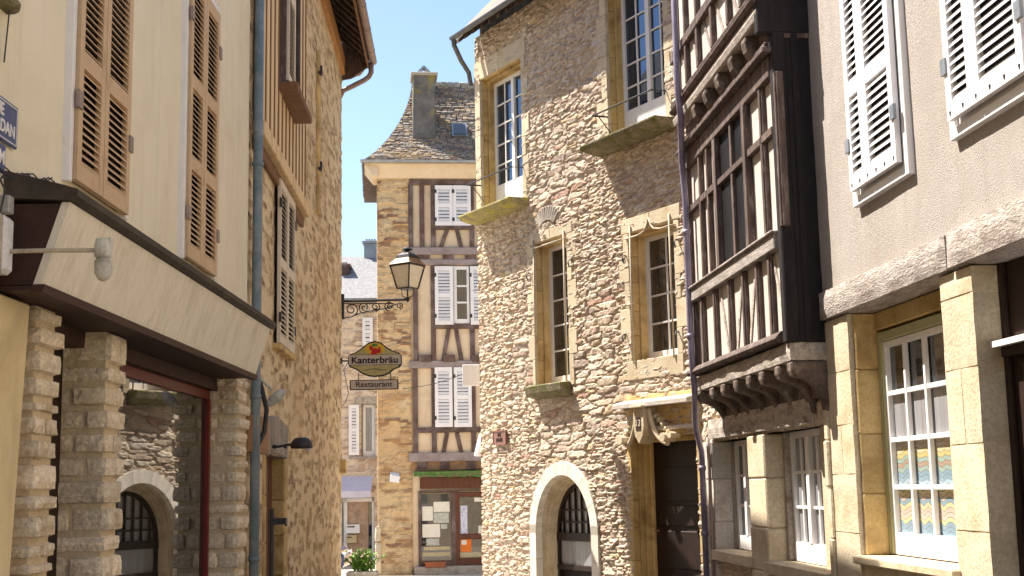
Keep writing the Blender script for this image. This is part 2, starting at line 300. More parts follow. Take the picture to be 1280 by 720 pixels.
class MB:
    def __init__(self, F, root):
        self.F = F; self.v = []; self.f = []; self.mi = []; self.pk = []; self.k = 0; self.root = root
        self.s0 = root['_s'] if root else 0; self.z0 = root['_z'] if root else 0; self.d0 = root['_d'] if root else 0
    def V(self, s, z, d): self.v.append((s-self.s0, self.F.sg*(d-self.d0), z-self.z0)); return len(self.v)-1
    def Fc(self, idx, m=0): self.f.append(tuple(idx)); self.mi.append(m); self.pk.append(self.k)
    def hexa(self, p, m=0):
        self.k += 1
        i = [self.V(*q) for q in p]
        for q in ((0, 1, 2, 3), (7, 6, 5, 4), (0, 4, 5, 1), (1, 5, 6, 2), (2, 6, 7, 3), (3, 7, 4, 0)): self.Fc([i[k] for k in q], m)
    def box(self, s0, s1, z0, z1, d0, d1, m=0):
        self.hexa([(s0, z0, d0), (s1, z0, d0), (s1, z1, d0), (s0, z1, d0), (s0, z0, d1), (s1, z0, d1), (s1, z1, d1), (s0, z1, d1)], m)
    def _pr(self, A, B, m):
        self.k += 1
        n = len(A); ia = [self.V(*q) for q in A]; ib = [self.V(*q) for q in B]
        self.Fc(ia, m); self.Fc(ib[::-1], m)
        for k in range(n): self.Fc((ia[k], ia[(k+1) % n], ib[(k+1) % n], ib[k]), m)
    def prism(self, poly, d0, d1, m=0): self._pr([(s, z, d0) for s, z in poly], [(s, z, d1) for s, z in poly], m)      # poly in (s,z)
    def prismS(self, poly, s0, s1, m=0): self._pr([(s0, z, d) for d, z in poly], [(s1, z, d) for d, z in poly], m)     # poly in (d,z)
    def prismZ(self, poly, z0, z1, m=0): self._pr([(s, z0, d) for s, d in poly], [(s, z1, d) for s, d in poly], m)     # poly in (s,d)
    def bar(self, p, q, wd, th, d, m=0):      # beam between two (s,z) points lying on the facade
        a = np.array(p, float); b = np.array(q, float); t = (b-a)/np.linalg.norm(b-a); n = np.array([-t[1], t[0]])*wd/2
        self.prism([tuple(a+n), tuple(b+n), tuple(b-n), tuple(a-n)], d, d+th, m)
    def tube(self, pts, r, n=8, m=0, closed=False):
        self.k += 1
        P = [np.array(p, float) for p in pts]; k = len(P); rings = []
        for i in range(k):
            t = P[min(i+1, k-1)]-P[max(i-1, 0)] if not closed else P[(i+1) % k]-P[i-1]
            t = t/(np.linalg.norm(t)+1e-9)
            a = np.array([0, 0, 1.]) if abs(t[2]) < .9 else np.array([1., 0, 0])
            x = np.cross(t, a); x /= np.linalg.norm(x); y = np.cross(t, x)
            rr = r[i] if isinstance(r, (list, tuple)) else r
            rings.append([self.V(*(P[i]+rr*(x*math.cos(2*PI*j/n)+y*math.sin(2*PI*j/n)))) for j in range(n)])
        for i in range(k if closed else k-1):
            A, B = rings[i], rings[(i+1) % k]
            for j in range(n): self.Fc((A[j], A[(j+1) % n], B[(j+1) % n], B[j]), m)
        if not closed: self.Fc(rings[0], m); self.Fc(rings[-1][::-1], m)
    def lathe(self, c, prof, n=12, m=0):      # prof (r,z) around vertical axis at c=(s,d)
        self.k += 1
        rings = [[self.V(c[0]+r*math.cos(2*PI*j/n), z, c[1]+r*math.sin(2*PI*j/n)) for j in range(n)] for r, z in prof]
        for A, B in zip(rings, rings[1:]):
            for j in range(n): self.Fc((A[j], A[(j+1) % n], B[(j+1) % n], B[j]), m)
        self.Fc(rings[0], m); self.Fc(rings[-1][::-1], m)
    def rock(self, s0, s1, z0, z1, d0, d1, amp=.02, m=0, seed=0, res=.05, faces='front', taper=.012):
        self.k += 1
        ns, nz, nd = [max(1, int(round(abs(b-a)/res))) for a, b in ((s0, s1), (z0, z1), (d0, d1))]
        idx = {}
        def vert(i, j, k):
            if (i, j, k) in idx: return idx[i, j, k]
            s = s0+(s1-s0)*i/ns; z = z0+(z1-z0)*j/nz; d = d0+(d1-d0)*k/nd
            q = np.array([fbm(s*7+seed, z*7, d*7, 3, seed+c) for c in range(3)])
            es = min(i, ns-i)/ns; ez = min(j, nz-j)/nz; ed = (nd-k)/nd
            s += 2*amp*q[0]; z += amp*q[1]; d += 2.2*amp*q[2]
            t = taper
            edge = (i in (0, ns))+(j in (0, nz))+(k in (0, nd))
            if edge >= 2:
                s += t*((i == 0)-(i == ns)); z += t*((j == 0)-(j == nz)); d -= t*1.2*(k == nd)
            idx[i, j, k] = self.V(s, z, d); return idx[i, j, k]
        for i in range(ns):
            for j in range(nz):
                self.Fc((vert(i, j, nd), vert(i+1, j, nd), vert(i+1, j+1, nd), vert(i, j+1, nd)), m)
                self.Fc((vert(i, j, 0), vert(i, j+1, 0), vert(i+1, j+1, 0), vert(i+1, j, 0)), m)
        for j in range(nz):
            for k in range(nd):
                self.Fc((vert(0, j, k), vert(0, j, k+1), vert(0, j+1, k+1), vert(0, j+1, k)), m)
                self.Fc((vert(ns, j, k), vert(ns, j+1, k), vert(ns, j+1, k+1), vert(ns, j, k+1)), m)
        for i in range(ns):
            for k in range(nd):
                self.Fc((vert(i, 0, k), vert(i+1, 0, k), vert(i+1, 0, k+1), vert(i, 0, k+1)), m)
                self.Fc((vert(i, nz, k), vert(i, nz, k+1), vert(i+1, nz, k+1), vert(i+1, nz, k)), m)
    def build(self, name, mats, parent=None, bevel=0, smooth=False, label=None, recalc=True, split=False):
        if split:      # every solid its own object
            out = []
            for k in sorted(set(self.pk)):
                q = MB(self.F, self.root); fs = [(f, m) for f, m, a in zip(self.f, self.mi, self.pk) if a == k]
                ids = sorted({i for f, _ in fs for i in f}); mp = {i: j for j, i in enumerate(ids)}
                q.v = [self.v[i] for i in ids]; q.f = [tuple(mp[i] for i in f) for f, _ in fs]; q.mi = [m for _, m in fs]; q.pk = [k]*len(fs)
                out.append(q.build(name, mats, parent, bevel, smooth, label, recalc))
            return out[0]
        me = bpy.data.meshes.new(name); me.from_pydata(self.v, [], self.f)
        if isinstance(mats, str): mats = [mats]
        for k in mats: me.materials.append(MATS[k])
        me.polygons.foreach_set('material_index', self.mi)
        ta = me.attributes.new('tint', 'FLOAT', 'FACE'); ta.data.foreach_set('value', [((k*7919+len(self.v)*31) % 101)/101 for k in self.pk])
        if recalc:
            bm = bmesh.new(); bm.from_mesh(me); bmesh.ops.recalc_face_normals(bm, faces=bm.faces); bm.to_mesh(me); bm.free()
        if smooth: me.polygons.foreach_set('use_smooth', [True]*len(me.polygons))
        o = bpy.data.objects.new(name, me); C0.objects.link(o)
        p = parent if parent is not None else self.root
        o.parent = p
        if label: o['label'] = label
        if bevel:
            b = o.modifiers.new('bevel', 'BEVEL'); b.width = bevel; b.segments = 1; b.limit_method = 'ANGLE'; b.angle_limit = .7
        return o
def lines(a, b, res, brk):
    pts = sorted({round(q, 4) for q in [a, b]+[x for x in brk if a < x < b]}); out = []
    for p, q in zip(pts, pts[1:]):
        n = max(1, int(math.ceil((q-p)/res))); out += list(np.linspace(p, q, n, endpoint=False))
    return np.array(out+[b])
def wallgrid(F, root, s0, s1, z0, z1, res, style, mat, holes=(), arches=(), d=0., name='wall', thick=None, gable=None, label=None, backz=None, close=True):
    S = lines(s0, s1, res, [h[0] for h in holes]+[h[1] for h in holes]); Z = lines(z0, z1, res, [h[2] for h in holes]+[h[3] for h in holes])
    gs, gz = np.meshgrid(S, Z, indexing='ij')
    if style in STY: h, st, jo = stonefield(gs, gz, style)
    else: h = style*fbm(gs*1.3, gz*1.3, 0, 3, 77)+style*.25*fbm(gs*9, gz*9, 0, 2, 78); st = gs*0; jo = gs*0
    ns, nz = len(S), len(Z)
    edge = np.zeros_like(gs); 
    v = np.stack([gs-root['_s'], F.sg*(h+d-root['_d']), gz-root['_z']], -1).reshape(-1, 3)
    cs = (S[:-1]+S[1:])/2; cz = (Z[:-1]+Z[1:])/2; CSs, CZ = np.meshgrid(cs, cz, indexing='ij'); keep = np.ones(CSs.shape, bool)
    for a in holes: keep &= ~((CSs > a[0]) & (CSs < a[1]) & (CZ > a[2]) & (CZ < a[3]))
    for (c, r, zs, zb) in arches: keep &= ~(((np.hypot((CSs-c), (CZ-zs)) < r) & (CZ >= zs)) | ((abs(CSs-c) < r) & (CZ < zs) & (CZ > zb)))
    ii, jj = np.nonzero(keep); a = ii*nz+jj; b = (ii+1)*nz+jj
    q = np.stack([a, b, b+1, a+1], -1)
    if F.sg > 0: q = q[:, ::-1]
    nv = len(v); extra = []; ef = []
    if thick:   # closed building volume behind the front sheet
        A = [(s0, z0), (s1, z0), (s1, z1), (s0, z1)]
        for dd in (d-.06, d-thick):
            for (ss, zz) in A: extra.append((ss-root['_s'], F.sg*(dd-root['_d']), zz-root['_z']))
        n = nv; ef = [(n+4, n+5, n+6, n+7), (n, n+4, n+7, n+3), (n+1, n+2, n+6, n+5), (n, n+1, n+5, n+4), (n+3, n+7, n+6, n+2)]
        if d is not None:
            # edge strips closing the gap between sheet and box
            cor = [0, (ns-1)*nz, (ns-1)*nz+nz-1, nz-1]
            for k in range(4): ef.append((cor[k], cor[(k+1) % 4], n+(k+1) % 4, n+k))
    me = bpy.data.meshes.new(name); av = np.vstack([v, np.array(extra)]) if extra else v
    if ef: q = np.vstack([q, np.array(ef)])
    me.vertices.add(len(av)); me.vertices.foreach_set('co', av.ravel()); me.loops.add(q.size); me.loops.foreach_set('vertex_index', q.ravel().astype(np.int32))
    me.polygons.add(len(q)); me.polygons.foreach_set('loop_start', np.arange(0, q.size, 4, dtype=np.int32)); me.polygons.foreach_set('loop_total', np.full(len(q), 4, dtype=np.int32))
    me.update(calc_edges=True); me.validate()
    for nm, arr in (('stone', st), ('joint', jo)):
        at = me.attributes.new(nm, 'FLOAT', 'POINT'); x = np.zeros(len(av)); x[:nv] = arr.ravel()
        if style in STY: x[nv:] = 1 if nm == 'joint' else 0
        at.data.foreach_set('value', x)
    sm = np.zeros(len(me.polygons), bool); sm[:len(me.polygons)-len(ef)] = style not in STY or style == 'ochre'; me.polygons.foreach_set('use_smooth', sm)
    me.materials.append(MATS[mat]); o = bpy.data.objects.new(name, me); C0.objects.link(o); o.parent = root
    if label: o['label'] = label
    return o
def text(F, root, body, s, z, size, d, mat, parent=None, name='lettering', off=0.0, sx=1.0, th=.004, align='CENTER'):
    cu = bpy.data.curves.new('t', 'FONT'); cu.body = body; cu.size = size; cu.align_x = align; cu.align_y = 'CENTER'; cu.offset = off; cu.extrude = th/2
    ob = bpy.data.objects.new('t', cu); C0.objects.link(ob)
    dg = bpy.context.evaluated_depsgraph_get(); me = bpy.data.meshes.new_from_object(ob.evaluated_get(dg))
    bpy.data.objects.remove(ob)
    sgn = 1 if F.sg < 0 else -1
    r = root
    for v in me.vertices:
        x, y, zz = v.co; v.co = (s+sgn*x*sx-r['_s'], F.sg*(d+zz-r['_d']), z+y-r['_z'])
    me.name = name; me.materials.clear(); me.materials.append(MATS[mat]); o = bpy.data.objects.new(name, me); C0.objects.link(o); o.parent = parent or root; return o
def roof(F, root, s0, s1, e_d, e_z, r_d, r_z, mat='roof_tile', th=.12, back=True, name='roof'):
    mb = MB(F, root)
    mb.prismS([(e_d, e_z), (r_d, r_z), (r_d, r_z+th), (e_d, e_z+th)], s0, s1)
    if back: mb.prismS([(r_d-.001, r_z), (2*r_d-e_d, e_z), (2*r_d-e_d, e_z+th), (r_d-.001, r_z+th)], s0, s1)
    return mb.build(name, mat)
# window with frame, glazing bars and pane; d is the frame's front
def window(F, root, s0, s1, z0, z1, d, cols, rows, fw=.05, bw=.025, mat='paint_white', pane='glass_dark', leaves=1, parent=None, low=0, rowz=None, panemats=None, label=None, bt=.02, name='window'):
    mb = MB(F, root); t = .05
    mb.box(s0, s0+fw, z0, z1, d-t, d); mb.box(s1-fw, s1, z0, z1, d-t, d)
    mb.box(s0+fw, s1-fw, z0, z0+fw*1.5+low, d-t, d+.004); mb.box(s0+fw, s1-fw, z1-fw, z1, d-t, d-.002)
    a, b = s0+fw, s1-fw; lw = (b-a)/leaves; zb, zt = z0+fw*1.5+low, z1-fw
    lf = fw*.7 if leaves > 1 else 0
    for k in range(leaves):
        x0 = a+k*lw; x1 = x0+lw
        if k: mb.box(x0-lf, x0+lf, zb, zt, d-t+.003, d+.012)
        for c in range(1, cols):
            xc = x0+(x1-x0)*c/cols; mb.box(xc-bw/2, xc+bw/2, zb, zt, d-.03, d-.03+bt+.004)
        zz = rowz or [zb+(zt-zb)*r/rows for r in range(1, rows)]
        for q in zz: mb.box(x0, x1, q-bw/2, q+bw/2, d-.032, d-.032+bt)
    fo = mb.build(name, mat, parent or root, bevel=.003, label=label)
    if panemats:
        for (za, zc, pm) in panemats:
            pb = MB(F, root); pb.box(a-.005, b+.005, za, zc, d-.045, d-.037); pb.build('pane', pm, fo)
    else:
        pb = MB(F, root); pb.box(a-.005, b+.005, zb-.005, zt+.005, d-.045, d-.037); pb.build('pane', pane, fo)
    return fo
# louvred shutter leaf; rails = list of z where horizontal rails lie
def shutter(F, root, s0, s1, z0, z1, d, mat, rails, pitch=.05, fw=.06, th=.035, rw=.09, parent=None, label=None, hinge='none', open_slats=None, hm='iron_black'):
    mb = MB(F, root)
    mb.box(s0, s0+fw, z0, z1, d, d+th); mb.box(s1-fw, s1, z0, z1, d, d+th)
    rz = [z0+rw/2]+list(rails)+[z1-rw/2]
    for q in rz: mb.box(s0+fw, s1-fw, q-rw/2, q+rw/2, d+.001, d+th-.001)
    for k, (q, r) in enumerate(zip(rz, rz[1:])):
        lo, hi = q+rw/2, r-rw/2; n = max(1, int((hi-lo)/pitch)); p = (hi-lo)/n
        tilt = 1.0 if not open_slats or k not in open_slats else .62
        for i in range(n):
            zc = lo+(i+.5)*p; hh = p*.37*tilt; dm = d+th*.5
            mb.prismS([(dm-.010, zc+hh-.004), (dm-.010, zc+hh+.003), (dm+.016, zc-hh+.004), (dm+.016, zc-hh-.003)], s0+fw, s1-fw)
    # added black sheet: shade between the slats, and nothing shines through
    o = mb.build('shutter', mat, parent or root, label=label)
    bk = MB(F, root); bk.box(s0+fw*.5, s1-fw*.5, z0+rw*.5, z1-rw*.5, d-.012, d-.004); bk.build('backing', 'timber_shade_black', o)
    if hinge != 'none':
        h = MB(F, root); x = s0 if hinge == 'lo' else s1; sg = 1 if hinge == 'lo' else -1
        for q in (z0+.3*(z1-z0)*.5, z1-.15*(z1-z0)): h.box(min(x-.03*sg, x+.04*sg), max(x-.03*sg, x+.04*sg), q-.05, q+.05, d+th-.01, d+th+.012)
        h.build('hinge', hm, o, split=True)
    return o
def blocks(mb, s0, s1, z0, z1, d0, d1, hh=.34, amp=.004, jit=.03, gap=.003, m=0, lng=None):
    """column of dressed blocks"""
    n = max(1, int(round((z1-z0)/hh))); zz = [z0+(z1-z0)*i/n+(0 if i in (0, n) else rnd.uniform(-.04, .04)) for i in range(n+1)]
    for i, (a, b) in enumerate(zip(zz, zz[1:])):
        x0, x1 = s0, s1
        if lng == 'lo' and i % 2: x0 -= rnd.uniform(.08, .16)
        if lng == 'hi' and i % 2: x1 += rnd.uniform(.08, .16)
        mb.box(x0, x1, a+gap/2, b-gap/2, d0, d1+rnd.uniform(-amp, amp), m)
# =================================================================== GROUND
def sheet(name, pts, mat, kind='structure'):
    me = bpy.data.meshes.new(name); v = [p for r in pts for p in r]; n = len(pts[0]); f = []
    for i in range(len(pts)-1):
        for j in range(n-1): f.append((i*n+j, i*n+j+1, (i+1)*n+j+1, (i+1)*n+j))
    me.from_pydata(v, [], f); me.materials.append(MATS[mat]); o = bpy.data.objects.new(name, me); C0.objects.link(o); o['kind'] = kind; return o
def gz(y): return -.0175*min(max(y, -40), 60)
sheet('ground', [[(x, y, gz(y)-.02) for x in (-900, -60, -20, 20, 60, 900)] for y in (-400, -40, 0, 30, 60, 900)], 'earth')
sheet('street', [[(x, y, gz(y)) for x in (-14, -6, -2.4, 0, 2.4, 8, 14)] for y in (-30, -15, 0, 10, 20, 30, 40, 60)], 'asphalt')
def kerb(name, pts):
    for a, b in zip(pts, pts[1:]): pass
kmb = None
# pavement strips with a kerb along both sides
def pavement(F, s0, s1, wd):
    r = bpy.data.objects.new('pavement', bpy.data.meshes.new('pavement')); me = r.data; v = []; f = []
    n = 8
    for i in range(n+1):
        s = s0+(s1-s0)*i/n
        for d, up in ((-.1, .12), (wd-.15, .11), (wd-.145, .12), (wd, .12), (wd, -.05)):
            p = F.w(s, 0, d); v.append((p.x, p.y, gz(p.y)+up))
    for i in range(n):
        for k in range(4): f.append((i*5+k, i*5+k+1, (i+1)*5+k+1, (i+1)*5+k))
    me.from_pydata(v, [], f); me.materials.append(MATS['stone_grey']); C0.objects.link(r); r['kind'] = 'structure'
pavement(FL, 0, 11.9, .7); pavement(FB, .02, 10.1, .6); pavement(FR, -6, 15, .7); pavement(FC, -2, 6.1, .6)
# =================================================================== LEFT: cream house with shop
H = thing('plastered_house', 'cream plastered house on the left with taupe shutters above a canopied shopfront', 'house', FL, 9, 0)
wallgrid(FL, H, 3.6, 11.86, 2.72, 9.0, .12, .012, 'plaster_cream', thick=6.0)
def A(F, pts, d=0): return [F.at(x, y, d) for x, y in pts]
zb1 = 3.31
# shutter pairs
def pairL(pxs, zb, zt, rails, h, open0):
    e = [FL.at(x, y, .03)[0] for x, y in pxs]
    for k in range(2):
        shutter(FL, H, e[k]+.004, e[k+1]-.004, zb, zt, .03, 'shutter_taupe', rails, pitch=.040, fw=.07, hinge='lo' if k == 0 else 'hi', open_slats=open0, rw=.1, hm='zinc_warm')
    mb = MB(FL, H); a, b = e[0], e[2]
    mb.box(a-.055, a-.008, zb-.02, zt+.1, -.02, .045); mb.box(b+.008, b+.06, zb-.02, zt+.1, -.02, .045); mb.box(a-.008, b+.008, zt+.01, zt+.08, -.02, .045)
    mb.build('window_frame', 'paint_white', bevel=.004)
z2 = FL.at(124, 98, .03)[1]
pairL([(90, 150), (124, 150), (157, 150)], zb1, 6.3, [FL.at(100, 76, .03)[1], 5.55], 0, [1, 2])
pairL([(231, 200), (250, 200), (268, 200)], zb1, FL.at(266, 12, .03)[1], [FL.at(250, 218, .03)[1], FL.at(250, 118, .03)[1]], 0, None)
# canopy
mb = MB(FL, H); cs0, cs1 = 6.2, 11.33
mb.prismS([(-.02, 3.02), (.33, 3.00), (.36, 3.02), (.36, 3.055), (.30, 3.075), (-.02, 3.16)], cs0-.03, cs1+.04); mb.build('canopy_coping', 'coping_dark')
mb = MB(FL, H); mb.prismS([(.315, 2.998), (.275, 2.998), (.15, 2.60), (.19, 2.60)], cs0+.0, cs1); mb.build('canopy_fascia', 'fascia_cream')
mb = MB(FL, H); mb.prismS([(.145, 2.56), (.20, 2.56), (.21, 2.60), (.145, 2.60)], cs0-.01, cs1+.01); mb.prismS([(-.3, 2.575), (.145, 2.575), (.145, 2.595), (-.3, 2.595)], cs0, cs1); mb.build('canopy_soffit', 'canopy_brown')
mb = MB(FL, H); mb.prismS([(-.02, 2.6), (.147, 2.6), (.27, 2.995), (-.02, 2.995)], cs0+.01, cs0+.035); mb.prismS([(-.02, 2.6), (.147, 2.6), (.27, 2.995), (-.02, 2.995)], cs1-.03, cs1-.01); mb.build('canopy_end_panel', 'canopy_brown', split=True)  # dark brown paint; shade on the canopy ends is in this tone too
# stone piers of rough blocks
def pier(s0, s1, d0, d1, ztop, seed):
    mb = MB(FL, H); mb.box(s0+.03, s1-.03, -.3, ztop, d0, d1-.045, 1)
    z = -.1; k = 0; r = random.Random(seed)
    while z < ztop-.04:
        h = r.choice([.08, .10, .12, .14, .16]); 
        if z+h > ztop-.06: h = ztop-z
        # split plan of the course: either one corner stone + others
        t = r.random(); dm = d0+(d1-d0)*r.uniform(.3, .62); sm = s0+(s1-s0)*r.uniform(.4, .65)
        g = .011; ou = lambda: r.uniform(-.018, .016)
        if t < .35:
            mb.rock(s0+ou(), s1+ou(), z+g, z+h-g, dm+.01, d1+ou(), .013, 0, k+seed); mb.rock(s0+ou()+.01, s1, z+g, z+h-g, d0, dm-.01, .012, 0, k+seed+50)
        elif t < .8:
            mb.rock(s0+ou(), sm-.008, z+g, z+h-g, dm+.01, d1+ou(), .013, 0, k+seed); mb.rock(sm+.008, s1+ou(), z+g, z+h-g, dm+.01, d1+ou(), .013, 0, k+seed+9)
            mb.rock(s0+ou()+.005, s1, z+g, z+h-g, d0, dm-.01, .012, 0, k+seed+50)
        else:
            mb.rock(s0+ou(), s1+ou(), z+g, z+h-g, d0, d1+ou(), .015, 0, k+seed)
        z += h; k += 1
    mb.build('stone_pier', ['pier_stone', 'pier_mortar'], recalc=True)
pier(6.70, 7.04, -.36, .02, 2.575, 3); pier(7.86, 8.2, -.33, .02, 2.58, 14); pier(11.38, 11.80, -.24, .05, 2.60, 31)
# shopfront
mb = MB(FL, H); mb.box(6.5, 11.85, 2.48, 2.574, -.34, -.15); mb.build('shopfront_lintel', 'canopy_brown')
fr = MB(FL, H); fd = -.20
fr.box(8.25, 11.38, 2.40, 2.48, fd-.06, fd-.01); fr.box(8.25, 11.38, -.3, .25, fd-.06, fd+.02); fr.box(11.33, 11.38, .25, 2.40, fd-.06, fd+.0); fr.box(8.25, 8.33, .25, 2.36, fd-.06, fd+.02)
fo = fr.build('shop_window', 'paint_red', bevel=.004)
pb = MB(FL, H); pb.box(8.3, 11.35, .22, 2.42, fd-.045, fd-.035); pb.build('pane', 'glass_shop', fo)
dr = MB(FL, H); dr.box(7.04, 7.86, -.3, 2.48, -.32, -.27); dr.build('shop_door', 'door_dark')
cw = MB(FL, H); cw.box(5.9, 11.85, -.6, 2.72, -6.06, -.36); cw.build('rear_wall', 'plaster_cream')
mb = MB(FL, H); mb.prism([(6.0, -.4), (6.28, -.4), (6.58, 2.56), (6.0, 2.56)], -.30, .0); mb.build('jamb', 'plaster_yellow', bevel=.01)
mb = MB(FL, H); mb.box(11.80, 11.86, -.4, 2.72, -.36, -.01); mb.build('corner_strip', 'plaster_cream')
roof(FL, H, 3.5, 11.9, .35, 8.85, -3, 11.2)
mb = MB(FL, H); sp = 11.95
mb.tube([(sp, -.3, .07), (sp, 2.5, .07), (sp, 2.9, .07), (sp, 8.9, .07)], .045, 10)
for z in (1.0, 2.44, 4.6, 6.8): mb.tube([(sp, z, .07), (sp, z+.04, .07)], .054, 10)
mb.build('downpipe', 'pipe_blue', smooth=True)
# neighbour house at the left edge
H0 = thing('plastered_house', 'ochre plastered house corner at the far left edge carrying the blue street plaques', 'house', FL, 5, 0)
mb = MB(FL, H0); mb.box(-7, 5.97, -.6, 9.0, -6, .012); mb.build('wall', 'plaster_yellow'); roof(FL, H0, -7, 5.95, .3, 9.0, -3, 11)
mb = MB(FL, H0); mb.box(5.3, 5.96, 2.6, 2.9, .012, .10); mb.build('wall_ledge', 'stone_grey', bevel=.02)
# things fixed at the left edge
e0 = FL.at(3, 150, .03); e1 = FL.at(23, 155, .03)
t = thing('street_plaque', 'blue enamel street name plaque with white letters at the left edge', 'sign', FL, e1[0]-.25, 3.4, d=.0, group='blue street plaques at the left edge')
zt, zb = FL.at(23, 135, .03)[1], FL.at(23, 188, .03)[1]
a1 = e1[0]; a0 = a1-.52
mb = MB(FL, t); mb.box(a0, a1, zb, zt, 0.012, .028); mb.build('plate', 'enamel_blue', bevel=.003)
mb = MB(FL, t)
for q in ((a0+.012, a1-.012, zt-.016, zt-.011), (a0+.012, a1-.012, zb+.011, zb+.016), (a1-.017, a1-.012, zb+.011, zt-.011), (a0+.012, a0+.017, zb+.011, zt-.011)): mb.box(*q, .028, .0295)
mb.build('border', 'paint_white')
zh = zt-zb
text(FL, t, 'RUE', (a0+a1)/2, zt-zh*.3, .085, .030, 'paint_white', off=.002); text(FL, t, 'JOURDAN', (a0+a1)/2+.03, zb+zh*.32, .085, .030, 'paint_white', off=.002, sx=.98)
t = thing('street_plaque', 'smaller blue plaque cut by the left edge below the street name plaque', 'sign', FL, a0+.1, 3.2, group='blue street plaques at the left edge')
s8 = FL.at(8, 195, .03)
mb = MB(FL, t); mb.box(s8[0]-.3, s8[0], s8[1]-.09, s8[1]+.05, .012, .026); mb.build('plate', 'enamel_blue', bevel=.003)
text(FL, t, 'M', s8[0]-.05, s8[1]-.02, .09, .028, 'paint_white', off=.003)
# street lamp arm
FW = Facade((0, 6.08), 90, -1)      # plane across the street near the left corner, s = X
zc = FW.at(90, 313)[1]; xh = FW.at(129, 325)[0]
t = thing('wall_lamp', 'grey rusty lamp head on a thin horizontal arm in front of the shop canopy', 'lamp', FW, -2.4, zc, group='wall lamps fixed to the houses')
mb = MB(FW, t); mb.tube([(-2.46, zc, 0), (-2.2, zc+.002, 0), (xh+.01, zc-.002, 0)], .011, 10); mb.build('arm', 'iron_pale', smooth=True)
mb = MB(FW, t); mb.lathe((xh, 0), [(.02, zc+.055), (.036, zc+.05), (.042, zc+.02), (.042, zc-.03), (.034, zc-.04)], 12); mb.box(xh+.012, xh+.04, zc+.0, zc+.055, -.02, .02); mb.build('lamp_housing', 'lamp_white', bevel=.002)
mb = MB(FW, t); mb.lathe((xh+.002, 0), [(.03, zc-.04), (.042, zc-.055), (.042, zc-.11), (.026, zc-.14), (.006, zc-.15)], 12); mb.build('lamp_bulb', 'lamp_white', smooth=True)
q = FW.at(6, 305)
t = thing('alarm_box', 'white plastic alarm box cut by the left edge below the plaques', 'box', FW, q[0], q[1])
x1 = FW.at(13, 305)[0]; zt_, zb_ = FW.at(6, 271)[1], FW.at(6, 343)[1]
mb = MB(FW, t); mb.box(x1-.17, x1, zb_, zt_, -.05, .07); mb.build('casing', 'plastic_white', bevel=.02)
mb = MB(FW, t); mb.box(x1-.16, x1-.01, (zb_+zt_)/2+.03, (zb_+zt_)/2+.033, .07, .073); mb.build('seam', 'plastic_grey')
q = FW.at(12, 256)
t = thing('junction_box', 'small grey junction box with a loose cable above the white alarm box', 'box', FW, q[0], q[1])
mb = MB(FW, t); mb.box(q[0]-.05, q[0]+.015, q[1]-.045, q[1]+.04, -.02, .04); mb.build('casing', 'plastic_grey', bevel=.006)
mb = MB(FW, t); q1 = FW.at(8, 225); q2 = FW.at(5, 270); q3 = FW.at(12, 222)
mb.tube([(q3[0], q3[1]+.02, .04), (q1[0]-.01, q1[1]-.01, .05), (q2[0]+.02, (q1[1]+q[1])/2, .05), (q2[0], q2[1], .05)], .005, 6); mb.build('cable', 'cable')
q = FW.at(-6, 4); 
t = thing('wall_lamp', 'dark lamp hood poking in at the top left corner with a thin rod below', 'lamp', FW, q[0], q[1], group='wall lamps fixed to the houses')
mb = MB(FW, t); qa = FW.at(25, 3); mb.lathe((qa[0]-.09, 0), [(.03, qa[1]+.10), (.05, qa[1]+.05), (.09, qa[1]), (.085, qa[1]-.03), (.05, qa[1]-.04)], 16); mb.build('lamp_hood', 'sill_mossy', smooth=True)
mb = MB(FW, t); qb = FW.at(12, 12); qc = FW.at(5, 78); mb.tube([(qb[0], qb[1], 0), (qc[0], qc[1], .0)], .004, 6); mb.tube([(qa[0]-.09, qa[1]+.1, 0), (-2.6, qa[1]+.12, 0)], .012, 6); mb.build('rod', 'iron_black')
t = thing('cable_bundle', 'thin grey cables running along the wall above the end of the shop canopy', 'cable', FL, 6.3, 3.15)
mb = MB(FL, t)
for k in range(3):
    p = FL.at(2, 212+k*3, .04); q = FL.at(70, 226+k*2, .04)
    mb.tube([(p[0]+(q[0]-p[0])*i/8, p[1]+(q[1]-p[1])*i/8+.02*math.sin(i*1.7+k*2), .02+.012*k) for i in range(9)], .004, 5)
mb.build('cable', 'cable')
# =================================================================== LEFT BACK: ochre rubble house
B = thing('stone_house', 'ochre rubble house on the left with a timber clad storey under deep eaves', 'house', FB, 5, 0)
sE = FB.at(427, 400)[0]
d0s, d1s = 1.25, 2.62; dzt = 1.98
w0, w1, wz0, wz1 = 1.72, 2.98, 3.14, 4.88
wallgrid(FB, B, 0.0, sE, -.6, 8.95, .035, 'ochre', 'rubble_ochre', holes=[(d0s, d1s, -.6, dzt)], thick=6.0)
mb = MB(FB, B); mb.box(.16, 3.98, 5.06, 8.8, .03, .07); 
mb.build('cladding', 'board_cream')
mb = MB(FB, B); mb.box(.16, 3.99, 4.93, 5.08, .0, .12); mb.build('jetty_beam', 'board_cream', bevel=.01)
mb = MB(FB, B); mb.box(.16, 3.99, 4.80, 4.93, .0, .05); mb.build('jetty_shadow_strip', 'wood_brown', bevel=.01)  # brown strip painted in for the dark shadow under the jetty beam
mb = MB(FB, B)
for k in range(13):
    s = .22+k*.305
    if 1.5 < s < 2.75: mb.box(s-.035, s+.035, 5.08, 5.78, .066, .078)
    else: mb.box(s-.035, s+.035, 5.08, 8.8, .066, .078)
mb.build('stud', 'wood_brown', bevel=.006, split=True)
mb = MB(FB, B); mb.box(1.46, 2.82, 5.78, 5.86, .06, .27); sil = mb.build('window_sill', 'wood_brown', bevel=.008)
